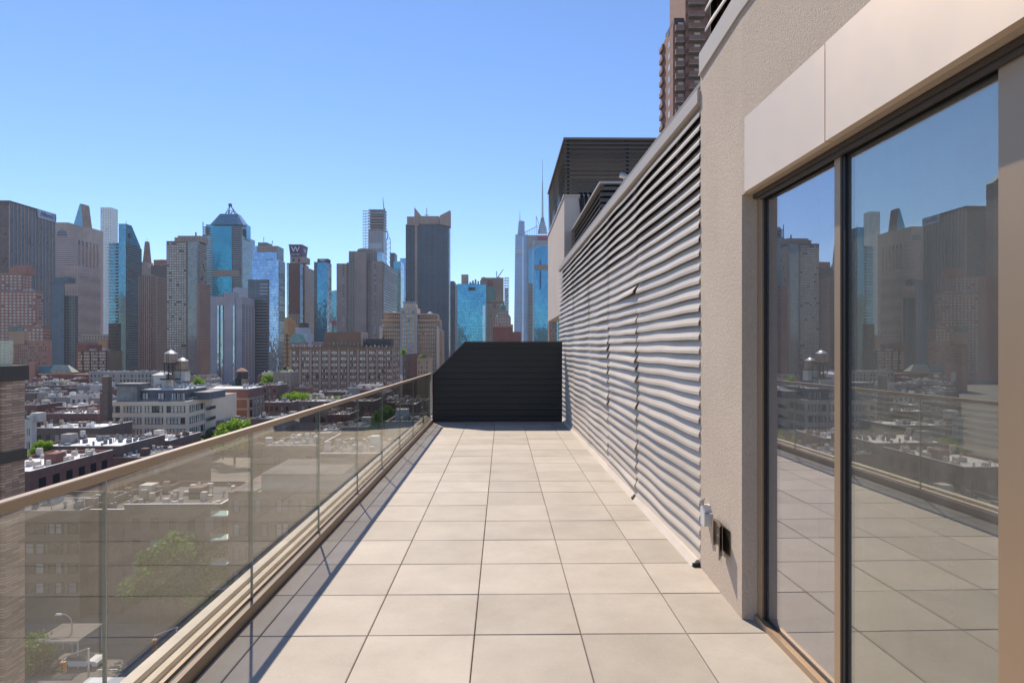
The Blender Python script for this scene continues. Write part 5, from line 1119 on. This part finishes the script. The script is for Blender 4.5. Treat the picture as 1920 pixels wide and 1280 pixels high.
# stair bulkhead on the loft with hipped lid
x0, x1 = XA(287.5, YL+12), XA(311, YL+12); z1 = ZA(300, 703, YL+12)
block(t, 'bulkhead', M['bw3'], x0, YL+12, zt, x1, YL+17, z1); b = MB(); b.frustum(x0-.4, YL+11.6, x1+.4, YL+17.4, z1, (x0+x1)/2-.7, YL+14, (x0+x1)/2+.7, YL+15, z1+1.0); b.box((x0+x1)/2-.6, YL+14.1, z1+1, (x0+x1)/2+.6, YL+14.9, z1+1.35); b.build('bulkhead_roof', M['silver'], t)
def water_tower(label, p0, p1, ycone, ytop, ybot, Y, mt, cone, base, ybase, panel=False):
    x0, x1 = XA(p0, Y), XA(p1, Y); cx = (x0+x1)/2; rr = (x1-x0)/2; z = lambda y: ZA((p0+p1)/2, y, Y)
    t = thing('water_tower', label, 'water tower', (cx, Y, z(ybase)))
    b = MB(); b.lathe(cx, Y, [(rr, z(ybot)), (rr, z(ytop)), (rr*.99, z(ytop)+.02)], 28); b.build('tank', mt, t, smooth=False)
    b = MB()
    for k in range(9): zz = z(ybot)+(z(ytop)-z(ybot))*(k+.4)/9; b.lathe(cx, Y, [(rr+.03, zz), (rr+.03, zz+.05)], 28)
    b.build('hoop', M['iron'], t)
    b = MB(); b.lathe(cx, Y, [(rr*1.09, z(ytop)-.05), (rr*.55, z(ytop)+(z(ycone)-z(ytop))*.52), (.18, z(ycone)-.3), (.18, z(ycone)+.15), (.02, z(ycone)+.5)], 20); b.build('cone_roof', cone, t)
    b = MB()
    if base == 'legs':
        n = 3; H0, H1 = z(ybase), z(ybot)
        pts = [(cx+sx*rr*.75, Y+sy*rr*.75) for sx in (-1, 0, 1) for sy in (-1, 1)]
        for (x, y) in pts: b.tube((x, y, H0), (x, y, H1), .16, 6)
        for k in range(4):
            za, zc = H0+(H1-H0)*k/4, H0+(H1-H0)*(k+1)/4
            for sy in (-1, 1):
                for sx in (-1, 0): b.tube((cx+sx*rr*.75, Y+sy*rr*.75, za), (cx+(sx+1)*rr*.75, Y+sy*rr*.75, zc), .07, 4); b.tube((cx+(sx+1)*rr*.75, Y+sy*rr*.75, za), (cx+sx*rr*.75, Y+sy*rr*.75, zc), .07, 4)
                b.tube((cx-rr*.75, Y+sy*rr*.75, zc), (cx+rr*.75, Y+sy*rr*.75, zc), .09, 4)
        b.box(cx-rr*1.05, Y-rr, H1-.3, cx+rr*1.05, Y+rr, H1); b.box(cx-rr*1.3, Y-rr*1.2, H0-.4, cx+rr*1.6, Y+rr, H0); b.build('support_frame', M['iron'], t)
    else:
        b.box(cx-rr*.95, Y-rr*.9, z(ybase), cx+rr*.95, Y+rr, z(ybot)); b.build('base', base, t)
        b = MB(); b.box(cx-rr*1.05, Y-rr*1.05, z(ybot)-.25, cx+rr*1.25, Y+rr*1.1, z(ybot)); b.build('platform', M['iron'], t)
        if panel: b = MB(); b.box(cx-rr*.9, Y-rr*.96, z(ybase)+.3, cx+rr*.2, Y-rr*.9, z(ybot)-.3); b.build('louvre_panel', M['iron'], t)
    b = MB(); b.tube((cx-rr*.2, Y-rr-.05, z(ytop)), (cx-rr*.2, Y-rr-.05, z(ybot)), .05, 5); b.tube((cx+rr*.1, Y-rr-.1, z(ytop)), (cx+rr*.1, Y-rr-.1, z(ybase)), .06, 5); b.build('ladder_pipe', M['iron'], t)
water_tower('taller copper coloured water tank on an open dark frame with a silver cone', 309.5, 331, 655, 662.5, 680, YL+14, M['wood_tank'], M['zinc'], 'legs', 709)
water_tower('shorter copper coloured water tank on a beige housing with a silver cone', 332, 352, 669, 676, 693.5, YL+16, M['wood_tank'], M['zinc'], M['bw3'], 714)
water_tower('dark weathered water tank with a rust orange cone above the brick loft', 444, 464, 688, 696, 708, 300, M['wood_old'], M['rust'], M['bw5'], 727, True)
water_tower('tiny far water tank with a rust cone left of the long brown block', 531.5, 537.5, 684, 687.5, 692, 420, M['wood_old'], M['rust'], M['bw3'], 697)
# brick loft with concrete frame
Y = 262; Xa, Xb = XA(392, Y), XA(466, Y); Ye = 292; Xc = Xb; zt = ZA(430, 730, Y)
t = thing('framed_brick_loft', 'red brick loft with a pale concrete frame and skylight caps on its roof', 'building', (Xa, Y, G))
Yr = YA(493.5, Xb); block(t, 'wall', M['bw1'], Xa, Y, G, Xb, Yr, zt)
b = MB(); b.box(Xa-.2, Y-.2, zt, Xb+.2, Yr, zt+.35); b.build('roof_edge', M['silver'], t)
b = MB(); xs = [XA(p, Y) for p in (391, 411, 437.5, 463.5)]
for x in xs: b.box(x, Y-.3, G, x+.85, Y, zt-3.4)
for j in range(5): z = zt-3.4-j*4.1; b.box(Xa, Y-.25, z-.7, Xb, Y, z); b.box(Xb, Y, z-.7, Xb+.25, Yr, z)
for i in range(5): y = Y+(Yr-Y)*i/4; b.box(Xb, y-.4, G, Xb+.3, y+.4, zt-3.4)
b.build('concrete_frame', M['bw5'], t)
windows(t, M['win'], [('r', Xb, Y+.8, Yr-.8, zt-3.4-3*4.1, zt-3.9, 4, 3, .7, .65)], d=.15); windows(t, M['win'], [('f', Y, XA(422, Y), XA(429, Y), zt-7.2, zt-4.6, 1, 1, .9, .9)], d=.1)
for (p0, p1, y) in ((397, 419, 729), (441, 468, 730)):
    x0, x1 = XA(p0, Y+6), XA(p1, Y+6); z = ZA(p0, y, Y+6); b = MB(); b.frustum(x0, Y+4, x1, Y+12, z-.2, x0+(x1-x0)*.3, Y+7, x1-(x1-x0)*.3, Y+9, z+1.1); b.box(x0+(x1-x0)*.35, Y+7.2, z+1.1, x1-(x1-x0)*.35, Y+8.8, z+1.4); b.build('skylight_cap', M['silver'], t)
b = MB(); r = random.Random(12)
for k in range(12): x = r.uniform(Xb-5, Xb-.5); y = Y+r.uniform(2, 20); q = r.uniform(.4, 1.2); b.box(x, y, zt, x+q, y+q, zt+r.uniform(.5, 2))
b.build('roof_clutter', M['steel'], t, kind='stuff')
# smokestack
Y = 205; xa, xb = XA(187, Y), XA(201.5, Y); t = thing('brick_smokestack', 'tall square brown brick smokestack left of the cream loft building', 'chimney', (xa, Y, G))
block(t, 'stack', M['bw2'], xa, Y, G, xb, Y+2.5, ZA(195, 737, Y)); block(t, 'upper_stack', M['bw2'], xa+.55, Y+.3, ZA(195, 737, Y), xb+.05, Y+2.2, ZA(195, 707, Y)); block(t, 'stack_cap', M['bw5'], xa+.4, Y+.15, ZA(195, 707, Y), xb+.2, Y+2.35, ZA(195, 705, Y))

# ---------------------------------------------------------------- near brick pier and foreground roofs, left
Y = 20; xb = XA(8, Y); YB = YA(46.5, xb); t = thing('near_brick_tower', 'near brick wall corner with dark bands and glass rail at the left edge', 'building', (xb-6, Y, G))
block(t, 'wall', M['nearbrick'], xb-9, Y, G, xb, YB, ZA(40, 714, Y))
b = MB(); b.box(xb-9, Y-.1, ZA(40, 715, Y), xb+.05, YB+.12, ZA(40, 686, Y)); b.build('cap_band', M['bronze_dark'], t)
b = MB(); b.box(xb-9, Y-.08, ZA(40, 869, Y), xb+.03, YB+.06, ZA(40, 848, Y)); b.build('lower_band', M['bronze_dark'], t)
b = MB(); b.box(xb-9, Y-.06, G, xb-.12, Y, ZA(40, 714, Y)); b.build('front_pier', M['nearbrick'], t)
b = MB(); b.box(xb-9, Y+.5, ZA(40, 686, Y), XA(24, Y+.5), Y+.52, ZA(40, 638, Y), skip='btk'); b.build('glass_rail', glass('frosted_green_glass', (.6, .78, .72), (.9, .95, .95), .1, dirt_veil=.35), t)
def low_house(x0, y0, x1, y1, z, wall, roof, r, label, group, name='row_house', detail=1, par=.7, win=True, edge=None):
    t = thing(name, label, 'building', ((x0+x1)/2, y0, G), group); org = ORG[t.name]
    b = MB(); b.box(x0, y0, G, x1, y1, z-par, skip='bt')
    w_ = .3
    b.box(x0, y0, z-par, x1, y0+w_, z); b.box(x0, y1-w_, z-par, x1, y1, z); b.box(x0, y0+w_, z-par, x0+w_, y1-w_, z); b.box(x1-w_, y0+w_, z-par, x1, y1-w_, z)
    b.build('wall', wall, t)
    b = MB(); b.poly([(x0, y0, z-par+.003), (x1, y0, z-par+.003), (x1, y1, z-par+.003), (x0, y1, z-par+.003)])
    b.box(x0-.04, y0-.04, z, x1+.04, y0+w_, z+.06, 1); b.box(x1-w_, y0+w_, z, x1+.04, y1, z+.06, 1); b.build('roof', [roof, edge or (roof if r.random() < .5 else M['silver'])], t)
    W_, D_ = x1-x0, y1-y0
    if detail:
        q = r.uniform(1.3, 2.2); bx = x0+r.uniform(.5, max(.6, W_-q-.5)); by = y0+r.uniform(.35, .7)*D_
        b = MB(); b.box(bx, by, z-par, bx+q, by+q*1.2, z+r.uniform(.8, 1.7)); bm = r.choice([M['bw3'], M['silver'], M['bw4'], wall]); b.build('stair_bulkhead', bm, t)
        n = r.randint(1, 3); cm = r.choice([wall, M['bw5'], M['bw3']])
        for k in range(n):
            b = MB(); cx = r.choice([x0+.1, x1-1.0]); cy = y0+r.uniform(.1, .9)*(D_-1); b.box(cx, cy, z-.3, cx+.9, cy+.7, z+r.uniform(.7, 1.6)); b.build('chimney', cm, t)
        b = MB()
        for k in range(int(r.uniform(.05, .11)*W_*D_)+3):
            ux, uy = x0+r.uniform(.5, W_-1.5), y0+r.uniform(.5, D_-1.6); h = r.uniform(.1, .8); s_ = r.uniform(.25, .9); b.box(ux, uy, z-par, ux+s_, uy+s_, z-par+h+.4)
        for k in range(r.randint(2, 5)): ux, uy = x0+r.uniform(.5, W_-.5), y0+r.uniform(.5, D_-.5); b.tube((ux, uy, z-par), (ux, uy, z+r.uniform(.3, 1)), .07, 5); b.tube((ux, uy, z-.2), (ux+r.uniform(-2, 2), uy, z-.2), .05, 4)
        for k in range(r.randint(1, 4)):
            ux, uy = x0+r.uniform(.8, W_-.8), y0+r.uniform(.8, D_-.8); q = r.uniform(.15, .35); b.lathe(ux, uy, [(q*.6, z-par), (q*.6, z-par+.5), (q, z-par+.55), (q, z-par+.9), (.05, z-par+1.1)], 8)
        b.build('roof_clutter', r.choice([M['steel'], M['bw3'], M['whitep'], M['greyroof'], M['bw4']]), t, kind='stuff')
    if group: t['label'] = label % ({M['bw3'].name: 'pale', M['silver'].name: 'silver', M['bw4'].name: 'grey'}.get(bm.name, 'brick'), ('one chimney', 'two chimneys', 'three chimneys')[n-1])
    if win:
        nz = 3; nu = max(2, int(W_/2.4)); fz = [('f', y0, x0+.4, x1-.4, z-1.2-nz*3.1, z-1.2, nu, nz, .42, .55)]
        windows(t, M['win'], fz, d=.06, limit=12)
    return t
rf = [M['silver'], M['silver'], M['greyroof'], M['blackroof'], M['silver']]; wf = [M['bw1'], M['bw2'], M['bw1'], M['bw3'], M['bw4'], M['bw5'], M['bw2']]
rn = {M['silver'].name: 'silver', M['greyroof'].name: 'grey', M['blackroof'].name: 'tar'}
wnm = {M['bw1'].name: 'red brick', M['bw2'].name: 'brown brick', M['bw3'].name: 'pale rendered', M['bw4'].name: 'grey rendered', M['bw5'].name: 'tan brick'}
r = random.Random(77)
# named foreground roofs
Y = 104; z = ZA(130, 868, 104)
def fore(label, p0, p1, Ya, Yb, yroof, wall, roof, seed, name='walk_up_building', par=.6, edge=None):
    Xa, Xb = XA(p0, Ya), XA(p1, Ya); rr = random.Random(seed)
    return low_house(Xa, Ya, Xb, Yb, ZA((p0+p1)/2, yroof, Ya), wall, roof, rr, label, None, name, 1, par, True, edge)
fore('red brick walk-up with a broad sunlit white roof right of the near brick wall', -80, 56, 104, 126, 884, M['bw1'], M['silver'], 1)
t_ = [o for o in bpy.data.objects if o.get('label', '').startswith('red brick walk-up with a broad')][0]
Xs = XA(56, 104)
for k in range(6): block(t_, 'wall_recess', M['dark'], Xs-.1, 106+k*3.3, ZA(56, 884, 104)-3.4, Xs+.03, 107.6+k*3.3, ZA(56, 884, 104)-1.5)
fore('brick building with a low silver roof and vents behind the broad white roof', 60, 226, 138, 156, 836, M['bw2'], M['silver'], 2)
fore('dark brick building with rooftop sheds at the foot of the cream loft', 216, 318, 165, 182, 826, M['bw2'], M['silver'], 3)
fore('long dark brick building with a black roof just above the handrail', 170, 330, 134, 150, 858, M['bw2'], M['blackroof'], 4)
fore('pale rendered building with a narrow wall beside the near brick wall', 46, 60, 150, 151.5, 787, M['bw3'], M['greyroof'], 5)
fore('dark brick building with a tan shed and blue edged roof left of the smokestack', 62, 186, 180, 196, 802, M['bw2'], M['silver'], 6)
fore('brick house with a black shed on its silver roof left of the smokestack', 75, 184, 222, 240, 775, M['bw1'], M['silver'], 7)
fore('long low building with a clean white roof and pink edge at the far left', 46, 160, 262, 282, 771, M['bw1'], M['silver'], 8)
fore('brick walk-up with a peaked black parapet and arched windows', 95, 187, 330, 345, 739, M['bw1'], M['blackroof'], 9)
fore('dark red brick building right of the framed brick loft', 493, 545, 285, 300, 754, M['bw2'], M['greyroof'], 10)
fore('red walled building with white roof units right of the framed loft', 490, 521, 330, 345, 722, M['bw1'], M['silver'], 11)
fore('long grey industrial building behind the brick smokestack', 167, 300, 440, 460, 697, M['bw4'], M['greyroof'], 12)
fore('cream low building left of the long brown block', 512, 545, 370, 385, 698, M['bw5'], M['greyroof'], 13)
fore('brick building with a red door shed just above the handrail', 470, 560, 190, 205, 785, M['bw2'], M['blackroof'], 14)
fore('wide dark roofed building behind the far trees seen over the handrail', 560, 700, 250, 268, 752, M['bw2'], M['greyroof'], 15)
fore('tan building below the large bright tree beside the cream loft', 396, 470, 236, 250, 790, M['bw5'], M['greyroof'], 16)
# the crowd of row houses behind, street by street
cnt = 0; Yrow = 150
rows = [150, 168, 196, 214, 244, 262, 292, 310, 346, 364, 392, 410, 440, 470, 500, 520, 560]
taken = [(318, 470, 158, 218), (46, 235, 110, 200), (160, 330, 130, 200), (200, 400, 205, 262), (388, 500, 258, 300), (60, 190, 218, 242), (44, 165, 260, 284), (90, 190, 328, 347), (490, 560, 284, 302), (488, 524, 328, 347), (540, 760, 400, 440), (165, 302, 438, 462), (510, 548, 368, 388), (466, 564, 186, 207), (556, 704, 248, 270), (394, 472, 234, 252), (50, 170, 486, 525), (520, 645, 314, 348), (750, 810, 355, 410), (400, 460, 205, 222), (180, 205, 200, 212)]
for Yr in rows:
    lo, hi = XA(42, Yr), XA(806 if Yr < 330 else 750, Yr); x = lo
    big = 1 if Yr < 300 else 2
    while x < hi:
        wd = r.uniform(5.5, 8) if r.random() < .8 or Yr < 300 else r.uniform(12, 20); dp = r.uniform(12, 16.5); y0 = Yr+r.uniform(-1, 1)
        mid = x+wd/2; pxm = None
        a = math.atan2(mid, Yr)-PSI; pxm = 960+F*math.tan(a); pxa = 960+F*math.tan(math.atan2(x, Yr)-PSI); pxb = 960+F*math.tan(math.atan2(x+wd, Yr)-PSI)
        z = EYE-38+r.choice([13.5, 14.5, 15.5, 16, 17, 12])+r.uniform(-.4, .4)
        ok = all(not (pxb > a0-2 and pxa < a1+2 and y0+dp > c0-1 and y0 < c1+1) for (a0, a1, c0, c1) in taken)
        hid = (205 < pxa and pxb < 392 and Yr > 235) or (395 < pxa and pxb < 490 and 290 < Yr) or (548 < pxa and pxb < 740 and Yr > 410) or (pxb > 812)
        gap = r.random() < .07
        if ok and not hid and not gap:
            wm_, rm_ = r.choice(wf), r.choice(rf)
            if Yr < 270 and wm_ is M['bw3']: wm_ = M['bw1']
            dist = 'near' if Yr < 220 else 'middle' if Yr < 350 else 'far'; side = 'left of the smokestack' if pxm < 190 else 'right of the framed loft' if pxm > 490 else 'around the cream loft'
            low_house(x, y0, x+wd, y0+dp, z, wm_, rm_, r, '%s %s row house, %s roof, %%s shed, %%s, %s' % (dist, wnm[wm_.name], rn[rm_.name], side),
                      '%s %s houses with %s roofs, %s rows %s' % (wnm[wm_.name], 'row', rn[rm_.name], dist, side), 'row_house', 1, r.uniform(.4, .9), Yr < 300); cnt += 1
        x += wd+.02
# bottom-left: street scene behind the glass
Y = 92; zr = ZA(100, 958, Y)
M['beige2'] = plain('beige_brick', (.22, .16, .11), .9, var=.1, scale=.3)
t = low_house(XA(-60, Y), Y, XA(150, Y), Y+13, zr, M['beige2'], M['blackroof'], random.Random(3), 'beige brick walk-up with sash windows behind the nearest glass panels', None, 'walk_up_building', 1, .7, False)
for j in range(4):
    for i, p in enumerate((57, 76, 105, 137)):
        put_window(t, XA(p, Y), Y, zr-3.2-j*2.75, 1.9 if i == 2 else 1.2, 1.5, 2 if i == 2 else 1, M['win'])
t = low_house(XA(151, Y+2), Y+2, XA(232, Y+2), Y+16, ZA(190, 955, Y+2), M['bw2'], M['blackroof'], random.Random(5), 'grey party wall building with a pale roof edge behind the nearest glass', None, 'walk_up_building', 1, .8, False)
t = low_house(XA(233, Y+1), Y+1, XA(415, Y+1), Y+17, ZA(320, 945, Y+1), M['bw2'], M['blackroof'], random.Random(6), 'brown brick walk-up with many windows behind the second glass panel', None, 'walk_up_building', 1, .7, True)
Y = 90; t = thing('balconied_white_building', 'pale building with white framed glass balconies seen through the glass panels', 'building', (XA(520, Y), Y, G))
xa, xb = XA(428, Y), XA(640, Y); zz = ZA(500, 892, Y)
block(t, 'wall', M['bw2'], xa, Y, G, xb, Y+14, zz-2.2); block(t, 'upper_storey', M['bw4'], XA(485, Y), Y+1, zz-2.2, xb, Y+13, zz); b = MB(); b.box(XA(484, Y), Y+.8, zz, xb+.1, Y+13, zz+.12); b.box(XA(440, Y), Y-.2, zz-2.2, XA(480, Y), Y+6, zz-2.0); b.build('roof', M['blackroof'], t)
M['balg'] = glass('balcony_glass', (.7, .85, .82), (.9, .95, .95), .1)
for j in range(4):
    z = ZA(420, 962, Y)-j*3.3; b = MB(); b.box(XA(402, Y), Y-1.2, z-.15, XA(432, Y), Y+1.6, z); bp = b.build('balcony', M['whitep'], t); ORG[bp.name] = ORG[t.name]
    b = MB(); b.box(XA(402, Y), Y-1.2, z, XA(432, Y), Y-1.16, z+1.0); b.box(XA(402, Y), Y-1.16, z, XA(402, Y)+.04, Y+1.6, z+1.0); b.build('balcony_glass', M['balg'], bp)
for j in range(4):
    for p in (450, 490, 530, 575, 615): put_window(t, XA(p, Y), Y, zz-5-j*3.3, 1.7, 1.8, 2, M['wincool'])
# roofs just below, further along
fore('low flat roofed building below the middle glass panels', 600, 720, 100, 118, 850, M['bw2'], M['blackroof'], 21, edge=M['silver'])
fore('white parapet roof building seen through the farther glass panels', 722, 800, 120, 135, 790, M['bw4'], M['greyroof'], 22, edge=M['silver'])
fore('small brick building with vents behind the middle glass panels', 500, 598, 118, 134, 835, M['bw2'], M['blackroof'], 23, edge=M['silver'])
fore('grey roofed building with sheds beyond the middle glass panels', 640, 740, 150, 166, 800, M['bw2'], M['blackroof'], 24)
# street furniture
b = MB(); b.box(-140, 62, G, 30, 74, G+.02); 
r2 = random.Random(1)
b = MB()
for (x0, y0, x1, y1) in ((-200, 84, 20, 90), (-200, 140, 120, 144), (-90, 60, -86, 84)): b.box(x0, y0, G, x1, y1, G+.14)
b.build('pavement', M['pavement'], kind='structure')
b = MB()
for k in range(14): b.box(-90+k*6, 77.4, G+.004, -87.5+k*6, 77.55, G+.008)
for k in range(9): b.box(-72+k*.9, 80.5, G+.004, -71.5+k*.9, 83.5, G+.008)
b.build('road_marking', M['whitep'], kind='structure')
M['amber'] = plain('amber_housing', (.55, .2, .04), .5)
lx, lz = XA(135, 80), ZA(135, 1158, 80)
t = thing('street_lamp', 'curved arm street lamp at the junction below, behind the nearest glass', 'street lamp', (lx, 80, G))
b = MB(); b.tube((lx, 80, G), (lx, 80, lz-.6), .11, 7, .08)
for k in range(6): a0, a1 = k*.26, (k+1)*.26; b.tube((lx-1.3*(1-math.cos(a0)), 80, lz-.6+1.1*math.sin(a0)), (lx-1.3*(1-math.cos(a1)), 80, lz-.6+1.1*math.sin(a1)), .06, 5)
b.build('pole', M['steel'], t); b = MB(); b.frustum(lx-2.0, 79.8, lx-1.2, 80.2, lz+.38, lx-1.9, 79.9, lx-1.3, 80.1, lz+.55); b.build('lamp_head', M['whitep'], t)
def signal(label, px, py, Y):
    x, z = XA(px, Y), ZA(px, py, Y); t = thing('traffic_light', label, 'traffic light', (x, Y, G))
    b = MB(); b.box(x-.22, Y-.2, z-.55, x+.22, Y+.2, z+.55); b.build('housing', M['amber'], t); b = MB(); b.tube((x+2.5, Y, G), (x+2.5, Y, z+1.9), .1, 6); b.tube((x+2.5, Y, z+1.9), (x, Y, z+1.0), .06, 5); b.tube((x, Y, z+.5), (x, Y, z+1.0), .04, 4); b.build('mast_arm', M['steel'], t)
    b = MB()
    for k in (-.33, 0, .33): b.tube((x, Y-.22, z+k), (x, Y-.32, z+k), .11, 8)
    b.build('lens_hood', M['iron'], t)
signal('amber traffic light hanging over the junction in the lower left corner', 119, 1250, 66); signal('amber traffic light further along the street behind the glass', 290, 1207, 74)
Y = 80; t = thing('slatted_canopy', 'slatted pergola canopy beside the street tree at the lower left', 'canopy', (XA(130, Y), Y, G)); b = MB()
x0, x1 = XA(90, Y), XA(170, Y)
for k in range(30): x = x0+(x1-x0)*k/30; b.box(x, Y-2.2, G+3.2, x+.08, Y+2.5, G+3.3)
b.box(x0, Y-2.3, G+3.05, x1, Y-2.2, G+3.3); b.box(x0, Y+2.5, G+3.05, x1, Y+2.6, G+3.3); b.build('slat_roof', M['bw4'], t); b = MB()
for x in (x0+.1, x1-.2):
    for y in (Y-2.2, Y+2.4): b.box(x, y, G, x+.1, y+.1, G+3.1)
b.build('post', M['whitep'], t)
Y = 62; t = thing('white_awning_roof', 'white tent-like roof at the very bottom beside the nearest glass joint', 'canopy', (XA(190, Y), Y, G)); x0, x1 = XA(130, Y), XA(245, Y); zz = ZA(190, 1275, Y)
b = MB(); b.frustum(x0, Y-4, x1, Y+3, zz-1.2, x0+2, Y-.6, x1-2, Y+.4, zz+.1); b.build('canopy_roof', M['silver'], t); b = MB()
for x in (x0+.2, x1-.3):
    for y in (Y-3.8, Y+2.8): b.box(x, y, G, x+.12, y+.12, zz-1.2)
b.build('post', M['steel'], t)
def car(label, x, y, colr, rz=0):
    t = thing('parked_car', label, 'car', (x, y, G), 'cars on the street below', rz); org = Vector((x, y, G)); ORG[t.name] = Vector((0, 0, 0))
    b = MB(); b.prism([(-2.2, .3), (2.2, .3), (2.25, .7), (1.9, .9), (-2.0, .95), (-2.25, .7)], 'y', -.88, .88); b.build('body', colr, t)
    b = MB(); b.prism([(-1.7, .93), (1.1, .9), (.5, 1.42), (-1.2, 1.45)], 'y', -.78, .78); b.build('cabin', M['windark'], t)
    for sx in (-1.4, 1.4):
        for sy in (-.9, .72): b = MB(); b.tube((sx, sy, .32), (sx, sy+.18, .32), .32, 12); b.build('wheel', M['black'], t)
    return t
car('white car on the street below at the lower left', XA(165, 78)-1, 78.5, M['whitep'])
car('dark car on the street below at the lower left', XA(70, 77), 77, M['dkcar'] if 'dkcar' in M else M['frame'])
# cross streets and far ground clutter hides below the roofs; a thin haze over the city
hz = bpy.data.materials.new('haze'); hz.use_nodes = True; nt = hz.node_tree; nt.nodes.clear()
ou = nt.nodes.new('ShaderNodeOutputMaterial'); pv = nt.nodes.new('ShaderNodeVolumePrincipled'); pv.inputs['Color'].default_value = (.75, .85, 1, 1); pv.inputs['Density'].default_value = HAZE; pv.inputs['Anisotropy'].default_value = .2
nt.links.new(pv.outputs[0], ou.inputs['Volume'])
if HAZE > 0:
    b = MB(); b.box(-4600, -1600, G-1, 4600, 6600, 420); b.build('haze', hz, kind='stuff')

dup = {}
for o in bpy.data.objects:
    if o.parent is None and o.name.startswith('row_house'): dup.setdefault(o['label'], []).append(o)
for lb, os_ in dup.items():
    if len(os_) > 1:
        os_.sort(key=lambda o: o.location.y)
        for i, o in enumerate(os_):
            o['label'] = ('closest' if i == 0 else 'deepest' if i == len(os_)-1 else 'middle')+' '+lb.replace('row house', 'house')
